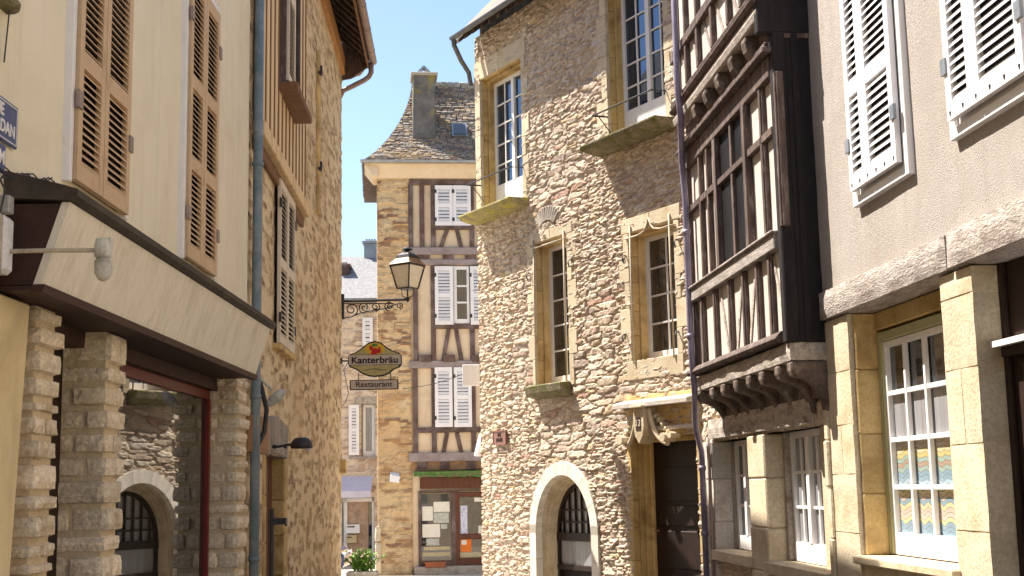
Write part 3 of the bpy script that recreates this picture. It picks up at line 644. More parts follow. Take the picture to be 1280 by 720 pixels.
mb = MB(FB, B); mb.box(1.5, 1.58, 5.86, 8.2, .05, .14); mb.box(2.70, 2.78, 5.86, 8.2, .05, .14); mb.box(1.58, 2.7, 5.86, 8.2, .065, .09); fo = mb.build('window', 'timber_dark', bevel=.004)
pb = MB(FB, B); pb.box(1.6, 2.68, 5.95, 8.1, .09, .095); pb.build('pane', 'glass_dark', fo)
shutter(FB, B, 1.54, 2.12, 5.9, 8.1, .13, 'shutter_cream', [6.9], pitch=.05)
# lower shutter pair
shutter(FB, B, w0, (w0+w1)/2-.004, wz0, wz1, .035, 'shutter_cream', [4.0], pitch=.05, hinge='lo')
shutter(FB, B, (w0+w1)/2+.004, w1, wz0, wz1, .035, 'shutter_cream', [4.0], pitch=.05, hinge='hi')
mb = MB(FB, B); mb.box(w0-.05, w1+.05, wz0-.07, wz0-.01, -.02, .08); mb.build('window_sill', 'sandstone', bevel=.01)
# former opening: vertical strip of jamb stones with two iron pins
mb = MB(FB, B); blocks(mb, 5.82, 6.12, 5.4, 7.7, -.03, .035, .36); mb.build('jamb_stones', 'sandstone', bevel=.02)
mb = MB(FB, B)
for z in (5.98, 7.35): mb.box(5.80, 5.92, z, z+.035, .03, .07); mb.box(5.83, 5.87, z, z+.12, .05, .08)
mb.build('hinge_pin', 'iron_black', split=True)
# door
mb = MB(FB, B); blocks(mb, d1s-.0, d1s+.22, -.6, dzt, -.2, .012, .4, lng='hi'); mb.build('door_jamb', 'sandstone', bevel=.012)
mb = MB(FB, B); blocks(mb, d0s-.2, d0s, -.6, dzt, -.2, .01, .4); mb.build('door_jamb', 'sandstone', bevel=.012)
mb = MB(FB, B); n = 7; cc = (d0s+d1s)/2
for k in range(n):
    x0 = d0s-.12+(d1s-d0s+.24)*k/n; x1 = d0s-.12+(d1s-d0s+.24)*(k+1)/n
    f = lambda x: .05*math.cos((x-cc)/(.9)*1.4)
    mb.prism([(x0+.008, dzt-.04+f(x0)), (x1-.008, dzt-.04+f(x1)), (x1+(x1-cc)*.12-.008, dzt+.26+f(x1)*3), (x0+(x0-cc)*.12+.008, dzt+.26+f(x0)*3)], -.2, .03+rnd.uniform(-.008, .008))
mb.build('door_arch', 'stone_grey', bevel=.015)
mb = MB(FB, B); mb.box(d0s+.02, d1s-.02, -.6, dzt+.0, -.22, -.13); 
for k in range(5): mb.box(d0s+.08+k*.26, d0s+.28+k*.26, -.3, dzt-.1, -.13, -.12)
do = mb.build('door', 'wood_red', bevel=.005)
mb = MB(FB, B); mb.tube([(d0s+.35, .95, -.09), (d0s+.35, 1.1, -.07), (d0s+.35, 1.25, -.09)], .012, 8); mb.build('handle', 'iron_black', do)
# eaves, rafters, gutter, roof
ez = 8.80; eS = sE+.02
mb = MB(FB, B); mb.box(3.98, eS-.05, 8.62, 8.93, -.01, .06); mb.build('wall_plate', 'wood_orange', bevel=.01)
rf = MB(FB, B)
rf.prismS([(.48, ez+.10), (.48, ez+.16), (-3.0, ez+3.3), (-6.5, ez+.2), (-6.5, ez+.1), (-3.0, ez+3.2)], -.4, eS+.08); ro = rf.build('roof', 'roof_tile')
mb = MB(FB, B)
for k in range(28): 
    s = .1+k*(eS-.15)/27; mb.prismS([(.43, ez+.02), (.43, ez+.11), (-.1, ez+.67), (-.1, ez+.52)], s-.035, s+.035)
mb.build('rafter', 'timber_dark', ro, split=True)
mb = MB(FB, B); mb.prismS([(.0, ez-.25), (.16, ez-.22), (.43, ez-.03), (.43, ez+.12), (.0, ez+.5)], eS+.0, eS+.05); mb.build('eave_end_board', 'timber_dark', ro)
mb = MB(FB, B); mb.box(-.3, eS+.06, ez-.04, ez+.12, .435, .46); mb.build('fascia_board', 'wood_brown', ro)
mb = MB(FB, B); mb.prismS([(.0, 8.4), (.0, ez+.55), (-3, ez+3.15), (-6, ez+.3), (-6, 8.4)], eS-.06, eS-.02); mb.build('gable', 'rubble_ochre')
mb = MB(FB, B)
pf = [(.53+.065*math.cos(a), ez+.10+.065*math.sin(a)) for a in np.linspace(PI, 2*PI, 9)]; pf += [(.53+.055*math.cos(a), ez+.10+.055*math.sin(a)) for a in np.linspace(2*PI, PI, 9)]
mb.prismS(pf, -.3, eS+.1); 
for k in range(9): mb.prismS([(.53+.072*math.cos(a), ez+.10+.072*math.sin(a)) for a in np.linspace(PI, 2*PI, 9)], .9+k*1.05, .93+k*1.05)
mb.build('gutter', 'zinc_warm', ro)
# two swan-neck pipes at the end of the gutter
def crosspipe(pts, r=.05):
    mb = MB(FB, B); mb.tube(pts, r, 12); return mb.build('downpipe', 'zinc_warm', smooth=True)
crosspipe([(eS+.0, ez+.05, .50), (eS+.0, ez-.12, .50), (eS+.0, ez-.2, .46), (eS+.0, ez-.26, .38), (eS+.0, ez-.38, .15), (eS+.0, ez-.44, .02), (eS+.03, ez-.6, -.06), (eS+.03, -.6, -.06)], .045)
crosspipe([(eS+.14, ez+.05, .33), (eS+.14, ez-.04, .33), (eS+.14, ez-.1, .28), (eS+.14, ez-.14, .16), (eS+.14, ez-.16, .0), (eS+.14, ez-.3, -.08)], .042)
# small projecting stones at the corner
mb = MB(FB, B)
q = FB.at(430, 583); mb.rock(sE-.3, sE+.02, 1.88, 2.12, -.1, .10, .03, 0, 5, .08)
mb.build('corner_stone', 'sandstone')
# brown letter box, cable, iron bar
q0 = FB.at(313, 563, .05); q1 = FB.at(330, 563, .05)
t = thing('meter_box', 'brown metal box on the rubble wall beside the black arm lamp', 'box', FB, .6, 2.0)
mb = MB(FB, t); mb.box(q0[0]+.08, q1[0]-.05, 1.96, 2.30, .0, .10); mb.build('casing', 'box_brown', bevel=.008)
mb = MB(FB, t); mb.box(q0[0]+.11, q1[0]-.08, 1.99, 2.27, .10, .106); mb.build('cover', 'box_brown', bevel=.003)
t = thing('power_cable', 'thick black cable hanging down the wall beside the blue-grey downpipe', 'cable', FB, .1, 2)
mb = MB(FB, t); 
mb.tube([(.12, 2.72, .05), (.10, 2.55, .12), (.16, 2.35, .16), (.17, 2.15, .14), (.12, 2.0, .08), (.10, 1.9, .05)], .022, 8); mb.build('cable', 'iron_black', smooth=True)
q = FB.at(326, 690, .1)
t = thing('iron_post', 'slim black iron post with a bracket at the foot of the rubble wall', 'post', FB, 1.0, -.2)
mb = MB(FB, t); mb.tube([(.85, -.3, .12), (.85, 1.45, .12)], .022, 8); mb.box(.80, .92, 1.3, 1.36, .1, .26); mb.tube([(.85, 1.33, .12), (1.0, 1.33, .22), (1.0, 1.28, .24)], .014, 6); mb.build('post', 'iron_black', bevel=.002)
# two wall lamps on the rubble house
FY = Facade((0, 12.0), 90, -1)
p0 = FY.at(313, 462); p1 = FY.at(340, 487); 
t = thing('wall_lamp', 'white lamp with tilted reflector on a slanting arm beside the blue-grey downpipe', 'lamp', FY, p0[0], p0[1], group='wall lamps fixed to the houses')
mb = MB(FY, t); mb.tube([(p0[0]-.1, p0[1]+.06, 0), (p0[0], p0[1], 0), (p1[0], p1[1], 0)], .014, 8); mb.build('arm', 'lamp_white', smooth=True)
mb = MB(FY, t); a = FY.at(357, 490); b = FY.at(334, 506)
c = ((a[0]+b[0])/2, (a[1]+b[1])/2)
mb.tube([(a[0]+.0, a[1]+.005, 0), (a[0]-.03, a[1]+.0, 0), (c[0]+.005, c[1]+.01, 0), (b[0]+.02, b[1]+.01, 0), (b[0], b[1], 0)], [.02, .04, .052, .035, .01], 12); mb.build('reflector', 'lamp_white', smooth=True)
FZ = Facade((0, 13.3), 90, -1)
p0 = FZ.at(330, 559); p1 = FZ.at(368, 556)
t = thing('wall_lamp', 'black lamp with dome hood on a straight arm over the arched door', 'lamp', FZ, p0[0], p0[1], group='wall lamps fixed to the houses')
mb = MB(FZ, t); mb.box(p0[0]-.03, p0[0]+.0, p0[1]-.05, p0[1]+.05, -.03, .03); mb.tube([(p0[0], p0[1], 0), ((p0[0]+p1[0])/2, p0[1]+.004, 0), (p1[0], p1[1]+.012, 0)], .013, 8)
for q in (.3, .65): x = p0[0]+(p1[0]-p0[0])*q; mb.tube([(x, p0[1]+.003, 0), (x+.03, p0[1]+.004, 0)], .02, 8)
mb.build('arm', 'iron_black')
mb = MB(FZ, t); c = FZ.at(377, 558); mb.lathe((c[0], 0), [(.03, c[1]+.09), (.07, c[1]+.08), (.10, c[1]+.05), (.115, c[1]-.0), (.105, c[1]-.02)], 18); mb.build('lamp_hood', 'iron_black', smooth=True)
mb = MB(FZ, t); mb.lathe((c[0]+.07, 0), [(.02, c[1]-.005), (.03, c[1]-.025), (.015, c[1]-.045)], 10); mb.build('lamp_bulb', 'plastic_white', smooth=True)
# =================================================================== LANTERN and signs at the corner
YL = 21.75; FN = Facade((0, YL), 90, -1)
xw = FN.at(428, 385)[0]
za = FN.at(470, 376)[1]; xe = FN.at(511, 376)[0]
t = thing('street_lantern', 'four sided street lantern with cream glass on a scrolled iron bracket', 'lantern', FN, xw, za)
mb = MB(FN, t); mb.box(xw-.06, xw+.03, za-.3, za+.12, -.04, .04); mb.tube([(xw, za, 0), (xe, za+.01, 0)], .021, 8); mb.tube([(xw, za-.04, 0), (xe-.25, za-.05, 0)], .01, 6)
def spiral(cx, cz, r0, turns, a0, sgn=1, n=26):
    P = []
    for i in range(n):
        t_ = i/(n-1); r = r0*(1-t_*.82); a = a0+sgn*turns*2*PI*t_; P.append((cx+r*math.cos(a), cz+r*math.sin(a), 0))
    return P
mb.tube([(xw+.02, za-.28, 0), (xw+.12, za-.27, 0), (xw+.3, za-.2, 0), (xw+.5, za-.16, 0), (xw+.72, za-.13, 0), (xw+.9, za-.06, 0)], .011, 6)
for cx, cz, r0, sg in ((.15, -.14, .115, 1), (.36, -.11, .095, -1), (.55, -.10, .08, 1), (.78, -.09, .085, -1), (.95, -.09, .06, 1)):
    mb.tube(spiral(xw+cx, za+cz, r0, 1.6, -PI/2, sg), .010, 5)
mb.build('bracket', 'iron_black')
mb = MB(FN, t); cx = xe-.02; zl0 = FN.at(511, 360)[1]; zl1 = FN.at(511, 334)[1]; ztp = FN.at(511, 312)[1]
mb.lathe((cx, 0), [(.015, za-.03), (.04, za), (.02, za+.04), (.012, za+.06)], 8)
for sx, sy in ((1, 0), (-1, 0), (0, 1), (0, -1)):
    mb.tube([(cx+.01*sx, za+.04, .01*sy), (cx+.09*sx, za+.07, .09*sy), (cx+.10*sx, zl0-.03, .10*sy), (cx+.06*sx, zl0, .06*sy)], .008, 5)
ca, sa = math.cos(.6), math.sin(.6)
def rot(x, y): return (cx+x*ca-y*sa, x*sa+y*ca)
def frus(mb, r0, z0, r1, z1, m=0):
    A_ = [(*rot(x*r0, y*r0), z0) for x, y in ((1, 1), (-1, 1), (-1, -1), (1, -1))]; B_ = [(*rot(x*r1, y*r1), z1) for x, y in ((1, 1), (-1, 1), (-1, -1), (1, -1))]
    mb.hexa([(p[0], p[2], p[1]) for p in A_]+[(p[0], p[2], p[1]) for p in B_], m)
zl1 = zl0+.36
frus(mb, .125, zl0-.02, .13, zl0); frus(mb, .21, zl1, .22, zl1+.03)
for x, y in ((1, 1), (-1, 1), (-1, -1), (1, -1)):
    a = rot(x*.125, y*.125); b = rot(x*.205, y*.205); mb.tube([(a[0], zl0-.01, a[1]), (b[0], zl1+.01, b[1])], .013, 5)
mb.build('frame', 'iron_black')
mb = MB(FN, t); frus(mb, .118, zl0, .196, zl1); mb.build('glass', 'lamp_glass')
mb = MB(FN, t); frus(mb, .225, zl1+.03, .14, zl1+.14); mb.build('hood', 'brass_old', bevel=.004)
mb = MB(FN, t); frus(mb, .145, zl1+.14, .13, zl1+.19); frus(mb, .13, zl1+.19, .06, zl1+.24); mb.lathe((cx, 0), [(.03, zl1+.23), (.03, zl1+.26), (.09, zl1+.28), (.085, zl1+.30), (.03, zl1+.33), (.01, zl1+.34)], 14); mb.build('chimney_cap', 'iron_black')
# beer sign
FS = Facade((0, 21.6), 90, -1)
q = FS.at(469, 448)
t = thing('pub_sign', 'shield shaped pub sign with red figure and bold black lettering above a word board', 'sign', FS, q[0], q[1])
def zp(x, y): return FS.at(420+x/7.2, 400+y/7.2)
out = [(110, 340), (122, 312), (180, 290), (250, 240), (290, 205), (350, 188), (410, 205), (450, 240), (510, 275), (570, 295), (592, 320), (592, 400), (575, 425), (520, 447), (480, 485), (420, 507), (350, 514), (290, 507), (230, 482), (180, 447), (125, 425), (110, 400)]
P = [zp(*p) for p in out]; cxx = sum(p[0] for p in P)/len(P); czz = sum(p[1] for p in P)/len(P)
mb = MB(FS, t); mb.prism(P, -.06, .03); bd = mb.build('casing', 'sign_black', bevel=.006)
mb = MB(FS, t); P2 = [(cxx+(p[0]-cxx)*.935, czz+(p[1]-czz)*.92) for p in P]; mb.prism(P2, .03, .034); mb.build('face', 'sign_cream', bd)
mb = MB(FS, t); c = zp(350, 262); mb.prism([(c[0]+.165*math.cos(a), c[1]+.10*math.sin(a)) for a in np.linspace(0, 2*PI, 24)[:-1]], .034, .037); mb.build('badge', 'sign_yellow', bd)
mb = MB(FS, t); z1_, z2_ = zp(0, 322)[1], zp(0, 410)[1]; mb.box(zp(118, 0)[0], zp(582, 0)[0], z2_, z1_, .0345, .038); mb.build('band', 'sign_grey', bd)
mb = MB(FS, t); mb.box(zp(118, 0)[0], zp(582, 0)[0], z1_, z1_+.006, .0345, .039); mb.box(zp(118, 0)[0], zp(582, 0)[0], z2_-.006, z2_, .0345, .039); mb.build('rule', 'sign_black', bd)
mb = MB(FS, t)
def blob(x, y, rx, ry): 
    c = zp(x, y); mb.prism([(c[0]+rx*math.cos(a), c[1]+ry*math.sin(a)) for a in np.linspace(0, 2*PI, 14)[:-1]], .037, .0395+.0003*len(mb.v)/14)
blob(352, 278, .055, .045); blob(318, 258, .03, .035); blob(385, 282, .045, .035); blob(345, 300, .06, .025); blob(312, 245, .015, .025); blob(392, 262, .02, .03)
mb.build('emblem', 'sign_redpaint', bd)
mb = MB(FS, t); blob(352, 228, .05, .022); blob(335, 235, .025, .018); mb.build('emblem_leaves', 'leaf_badge', bd)
c = zp(350, 366); text(FS, t, 'Kanterbräu', c[0], c[1]+.004, .155, .040, 'sign_black', bd, off=.0035, sx=1.08)
mb = MB(FS, t); c0 = zp(350, 445)
for i in range(14):
    x = c0[0]-.17+i*.026; y = c0[1]-.006+.022*math.sin(i*.5-1.2)*.6; mb.bar((x, y-.012), (x+.016, y+.014), .006, .003, .0345); mb.bar((x+.002, y), (x+.024, y+.003), .004, .0035, .0345)
mb.build('script', 'sign_black', bd)
mb = MB(FS, t); zz = zp(0, 370)[1]; mb.tube([(FS.at(427, 451)[0]-.05, zz, -.01), (P[0][0]+.02, zz, -.01)], .014, 8); mb.box(FS.at(427, 451)[0]-.04, FS.at(427, 451)[0]+.01, zz-.05, zz+.05, -.05, .03)
q = [zp(204, 480), zp(204, 545), zp(492, 480), zp(492, 545)]
mb.tube([(q[0][0], q[0][1], 0), (q[1][0], q[1][1], 0)], .008, 6); mb.tube([(q[2][0], q[2][1], 0), (q[3][0], q[3][1], 0)], .008, 6); mb.build('bracket', 'iron_black')
a = zp(124, 542); b = zp(562, 624)
mb = MB(FS, t); mb.box(a[0], b[0], b[1], a[1], -.03, .02); wb = mb.build('word_board', 'ink_dark', bevel=.004)
mb = MB(FS, t); mb.box(a[0]+.018, b[0]-.018, b[1]+.014, a[1]-.014, .02, .023); mb.build('board_face', 'sign_grey', wb)
text(FS, t, 'Restaurant', (a[0]+b[0])/2, (a[1]+b[1])/2+.004, .125, .025, 'ink_dark', wb, off=.001, sx=1.1)
t = thing('power_cable', 'thin dark wire looping down the house corner left of the hanging signs', 'cable', FS, xw, 3.5)
mb = MB(FS, t); mb.tube([(*FS.at(x, y), .02) for x, y in ((436, 452), (430, 462), (433, 478), (436, 492), (432, 503), (428, 508))], .006, 5); mb.build('wire', 'cable')
# =================================================================== CENTRE: tall rubble house
K = thing('stone_house', 'tall sunlit rubble house in the middle with deep windows and an arched opening', 'house', FC, 3, 0)
sC = 6.16; ezC = 9.72
def cp(x, y, d=0): return FC.at(x, y, d)
# openings (s0,s1,z0,z1)
W1 = (cp(653, 150)[0], 5.98, 6.50, 9.02); W2 = (cp(832, 100)[0], cp(760, 100)[0], 6.82, 9.3)
W3 = (cp(711, 380)[0], cp(669, 380)[0], cp(690, 480)[1]+.02, cp(690, 298)[1]); W4 = (cp(845, 350)[0], cp(788, 350)[0], 3.42, cp(815, 283)[1])
DO = (-.02, cp(792, 620)[0], -.8, cp(830, 545)[1])
ac = (cp(672, 650)[0]+cp(741, 650)[0])/2; ar = (cp(672, 650)[0]-cp(741, 650)[0])/2; az_ = cp(706, 592+0)[1]
arS = az_-.02-ar*1.12       # spring height
gr = .2
hs = [W1, W2, W3, W4, DO]
wallgrid(FC, K, -2.5, sC, -.9, ezC+.15, .024, 'sunny', 'rubble_sunny', holes=[(a, min(b, sC), c, d) for a, b, c, d in hs], arches=[(ac, ar+.10, arS, -.9)], thick=7)
DEP = .36
def surround(o, fl, fr, top, sill, mat='sandstone', dep=DEP, pr=.02, topm=None, lngs=('lo', 'hi')):
    a, b, c, d = o
    mb = MB(FC, K); blocks(mb, a-fr, a, c, d, -.045, pr, .38, lng=lngs[0]); blocks(mb, b, b+fl, c, d, -.045, pr, .38, lng=lngs[1])
    n = 1 if b-a < .9 else 2
    for k in range(n):
        x0 = a-fr-.04+(b+fl+.04-(a-fr-.04))*k/n; x1 = a-fr-.04+(b+fl+.04-(a-fr-.04))*(k+1)/n-.004; mb.box(x0, min(x1, sC+.03), d, d+top, -.045, pr+.005)
    if sill: mb.box(a-fr, b+fl, c-sill, c, -.045, pr+.004)
    mb.build('surround_face', 'sandstone_pale', bevel=.008)  # same stone, in the pale tone of its sunlit face
    pr = -.047
    mb = MB(FC, K); blocks(mb, a-fr*.6, a, c, d, -dep, pr, .38, amp=0); blocks(mb, b, b+fl*.8, c, d, -dep, pr, .38, amp=0)
    n = 1 if b-a < .9 else 2
    for k in range(n):
        x0 = a-fr-.04+(b+fl+.04-(a-fr-.04))*k/n; x1 = a-fr-.04+(b+fl+.04-(a-fr-.04))*(k+1)/n-.006; mb.box(x0, min(x1, sC+.03), d, d+top, -dep, pr+.005)
    if sill: mb.box(a-fr, b+fl, c-sill, c, -dep, pr+.004)
    mb.box(a-.02, b+.02, c-.01, d+.01, -dep-.03, -dep-.0)   # inner back edge
    # inner moulding strips
    for x, sg in ((b, -1), (a, 1)):
        mb.box(min(x, x+.05*sg), max(x, x+.05*sg), c, d, -dep, -.14); 
    mb.box(a, b, d-.06, d, -dep, -.12)
    mb.build('window_surround', mat, bevel=.012)  # reveal in darker ochre, its shade put into the colour
surround(W1, sC+.02-W1[1], .13, .34, 0, 'sandstone', lngs=('lo', None)); surround(W2, .16, .14, .3, 0)
surround(W3, .09, .14, .17, .08, 'sandstone_shaded'); surround(W4, .14, .13, .22, .28, 'sandstone_shaded')
WM = 'paint_white'
def cwin(o, lo, rows, cols=2, leaves=2, pane='glass_dark'):
    return window(FC, K, o[0]+.05, o[1]-.05, o[2]+.0, o[3]-.06, -.25, cols, rows, fw=.07, bw=.028, leaves=leaves, low=lo, pane=pane)
cwin(W1, .42, 5, pane='glass_sky_tint'); cwin(W2, .42, 5, pane='glass_sky_tint'); cwin(W3, .02, 5, cols=2, leaves=1); cwin(W4, .02, 4, cols=2, leaves=1)
# projecting stone sills
def csill(o, l, r, th, pj, mat, lbl=None):
    mb = MB(FC, K); s0_, s1_ = o[0]-r, o[1]+l; n = 10; z = o[2]
    pl = [(-DEP+.02, z-.01), (pj, z-.03), (pj+.01, z-.05), (pj*.93, z-th*.75), (pj*.5, z-th), (-.02, z-th*1.15)]
    mb.prismS(pl, s0_, s1_); return mb.build('window_sill', mat, bevel=.012, label=lbl)
csill(W1, .18, .16, .16, .40, 'sill_lichen', 'yellow lichen covered sill'); csill(W2, .22, .26, .15, .42, 'sill_mossy')
csill(W3, .04, .04, .22, .22, 'sill_mossy')
# hand rails in front of the two tall windows
for o, z in ((W1, W1[2]+.52), (W2, W2[2]+.42)):
    mb = MB(FC, K); a, b = o[0]-.02, o[1]+.02
    mb.tube([(a, z+.02, 0), (a, z, .28), (b+.0, z, .30), (b, z+.02, 0)], .014, 8); mb.tube([(b-.12, z, .30), (b-.12, z-.3, .02)], .008, 6); mb.build('hand_rail', 'iron_black')
# relieving arch over W3
mb = MB(FC, K); c = (W3[0]+W3[1])/2+.05; z0_ = W3[3]+.22
for k in range(-5, 6):
    a = PI/2+k*.16; r0, r1 = .22, .46
    mb.bar((c+r0*math.cos(a)*1.2, z0_-.12+r0*math.sin(a)), (c+r1*math.cos(a)*1.1, z0_-.12+r1*math.sin(a)), .055, .07, -.03)
mb.build('relieving_arch', 'stone_grey', bevel=.01)
mb = MB(FC, K); mb.prism([(c-.2, z0_-.03), (c+.2, z0_-.05), (c+.1, z0_+.045), (c, z0_+.07), (c-.1, z0_+.05)], -.02, .005); mb.build('arch_shade_patch', 'timber_shade_black')  # flat black patch, painted shade under the arch
# iron grilles
def grille(o, xs, top, ogee):
    mb = MB(FC, K); a, b, c, d = o
    for x in xs: mb.tube([(x, c-.05, .04), (x, (c+d)/2, .045), (x, d+top, .04)], .013, 8)
    z = d-.08
    if ogee:
        m = (a+b)/2; mb.tube([(b+.05, z, .04), (m+.28, z, .04), (m+.12, z+.03, .04), (m+.05, z+.10, .04), (m, z+.2, .04), (m-.05, z+.10, .04), (m-.12, z+.03, .04), (m-.28, z, .04), (a-.06, z, .04)], .014, 8)
        mb.tube([(b+.05, z-1.0, .04), (b-.12, z-1.0, .04)], .012, 6)
    else: mb.tube([(b+.02, z, .04), (a-.04, z, .04)], .014, 8)
    mb.build('window_grille', 'iron_pale', smooth=True)
grille(W3, (W3[0]+.05, W3[1]-.05), .06, False); grille(W4, (W4[0]+.06, W4[1]-.08), .1, True)
# iron shutter hooks
mb = MB(FC, K)
for (x, y) in ((716, 325), (664, 342), (784, 320), (849, 300), (784, 418), (850, 415)):
    s, z = cp(x, y); mb.tube([(s, z, -.02), (s, z, .07), (s-.01, z-.05, .10), (s-.03, z-.12, .09)], .012, 6)
mb.build('hook', 'iron_black', split=True)
# arched opening in pale limestone
mb = MB(FC, K); R0, R1, yk = ar, ar+.19, 1.12
def arcp(r, a): return (ac+r*math.cos(a), arS+r*yk*math.sin(a))
nv = 7; sub = 5
for k in range(nv):
    a0_, a1_ = PI*k/nv+.004, PI*(k+1)/nv-.004
    ins = [arcp(R0, a0_+(a1_-a0_)*i/sub) for i in range(sub+1)]; ous = [arcp(R1, a0_+(a1_-a0_)*i/sub) for i in range(sub+1)]
    for i in range(sub): mb.prism([ins[i], ins[i+1], ous[i+1], ous[i]], -.08, .045)
for sx in (-1, 1):
    zz = [-.9, -.2, .45, 1.0, arS]
    for a, b in zip(zz, zz[1:]): mb.box(min(ac+sx*R0, ac+sx*R1), max(ac+sx*R0, ac+sx*R1), a+.004, b-.002, -.08, .045)
mb.build('arch_surround', 'limestone')
mb = MB(FC, K)
for (r0, r1, d0_, d1_) in ((R0-.015, R0+.1, -.14, -.08), (R0-.05, R0+.1, -.2, -.141), (R0-.085, R0+.1, -.27, -.201), (R0-.11, R0+.1, -.38, -.271)):
    ins = [arcp(r0, PI*i/20) for i in range(21)]; ous = [arcp(r1, PI*i/20) for i in range(21)]
    for i in range(20): mb.prism([ins[i], ins[i+1], ous[i+1], ous[i]], d0_, d1_)
    for sx in (-1, 1): mb.box(min(ac+sx*r0, ac+sx*r1), max(ac+sx*r0, ac+sx*r1), -.9, arS-.002, d0_, d1_)
mb.build('arch_moulding', 'sandstone_pale')
aw = MB(FC, K); r_ = R0-.10; zt = arS-.02
ins = [arcp(r_, PI*i/16) for i in range(17)]; ins2 = [arcp(r_-.07, PI*i/16) for i in range(17)]
for i in range(16): aw.prism([ins2[i], ins2[i+1], ins[i+1], ins[i]], -.36, -.30)
for sx in (-1, 1): aw.box(min(ac+sx*r_, ac+sx*(r_-.07)), max(ac+sx*r_, ac+sx*(r_-.07)), -.9, zt, -.36, -.30)
aw.box(ac-r_, ac+r_, zt-.11, zt+.02, -.36, -.29)
aw.box(ac-r_, ac+r_, .28, .36, -.36, -.29); aw.box(ac-r_, ac+r_, -.9, -.3, -.36, -.30)
for k in range(1, 8):
    x = ac-r_+2*r_*k/8; h = math.sqrt(max(0, 1-((x-ac)/(r_-.03))**2))*(r_-.03)*yk; aw.box(x-.014, x+.014, zt+.02, arS+h, -.345, -.315)
for q in (.17, .36): hw = math.sqrt(max(0, 1-(q/((r_-.03)*yk))**2))*(r_-.03); aw.box(ac-hw, ac+hw, arS+q-.014, arS+q+.014, -.35, -.31)
awo = aw.build('arched_window', 'door_dark', bevel=.003)
aw = MB(FC, K); aw.box(ac-r_+.05, ac+r_-.05, .3, zt-.1, -.35, -.342); aw.build('pane', 'glass_curtain', awo)
aw = MB(FC, K); aw.prism([(ac-r_+.05, zt+.02), (ac+r_-.05, zt+.02)]+[arcp(r_-.04, PI*i/12) for i in range(1, 12)], -.36, -.352); aw.build('pane', 'glass_curtain', awo)
aw = MB(FC, K); aw.prism([(ac-r_-.05, -.9), (ac+r_+.05, -.9)]+[arcp(r_+.08, PI*i/12) for i in range(0, 13)], -.42, -.37); aw.build('arch_back', 'timber_shade_black', awo)
# entrance with carved hood
mb = MB(FC, K); a, b, c_, d_ = DO
blocks(mb, b, b+.12, -.8, d_+.02, -DEP, .02, .42); blocks(mb, a-.14, a, -.8, d_+.02, -DEP, .02, .42, lng='lo')
mb.box(a-.1, b+.1, d_, d_+.62, -DEP, .015)
for k in range(3): mb.box(b-.05*(k+1), b-.05*k-.002, -.8, d_, -DEP+.0, -.08-.07*k)
mb.box(a, b, d_-.07, d_, -DEP, -.1)
mb.build('door_surround', 'sandstone', bevel=.012)
mb = MB(FC, K); mb.box(a, b-.14, -.8, d_-.05, -.34, -.28)
x0, x1 = a+.06, b-.2
for k, (q0_, q1_) in enumerate(((-.2, .35), (.42, .95), (1.02, 1.3), (1.37, 1.85))):
    mb.box(x0, x1, q0_, q1_, -.28, -.262); 
do = mb.build('door', 'door_dark', bevel=.01)
mb = MB(FC, K); mb.tube([(b-.24, .95, -.26), (b-.24, .95, -.2), (b-.33, .95, -.2)], .012, 8); mb.build('handle', 'brass_old', do)
h0 = cp(780, 505)[0]; zt = 2.74
mb = MB(FC, K)
mb.prismS([(-.05, zt), (.22, zt-.03), (.22, zt+.05), (-.02, zt+.11)], -.12, h0); 
mb.box(-.1, h0-.1, d_+.08, d_+.14, .01, .10)
mb.build('door_hood', 'stone_cool', bevel=.012)
sx_ = cp(815, 530)[0]
mb = MB(FC, K)
sh = [(-.13, .30), (.13, .30), (.14, .05), (.10, -.1), (.0, -.22), (-.10, -.1), (-.14, .05)]
zs = zt-.34; mb.prism([(sx_+x, zs+z) for x, z in sh], .01, .24)
mb.box(sx_-.15, sx_+.15, zs+.30, zt+.0, .01, .29)
mb.build('shield', 'sandstone_pale', bevel=.01)
mb = MB(FC, K); mb.box(sx_-.06, sx_+.06, zs-.02, zs+.17, .24, .246); tb = mb.build('number_tablet', 'ink_dark')
text(FC, K, '13', sx_, zs+.08, .13, .249, 'sandstone_pale', tb, off=.002)
mb = MB(FC, K)
for sg in (-1, 1):
    pts = []
    for i in range(9): t_ = i/8; pts.append((sx_+sg*(.15+.36*t_), zs+.28-.62*t_**.55+.12*t_**3, .16-.06*t_))
    mb.tube(pts, [.035]*9, 8)
    mb.tube([(sx_+sg*.52, zs-.14, .01), (sx_+sg*.52, zs-.14, .22)], .065, 12); mb.tube([(sx_+sg*.64, zs-.11, .01), (sx_+sg*.64, zs-.11, .18)], .045, 12)
    for i in range(5): mb.rock(sx_+sg*(.25+.07*i)-.035, sx_+sg*(.25+.07*i)+.035, zs+.14-.06*i, zs+.21-.06*i, .0, .14, .03, 0, i, .04)
mb.build('hood_carving', 'sandstone_pale', smooth=False)
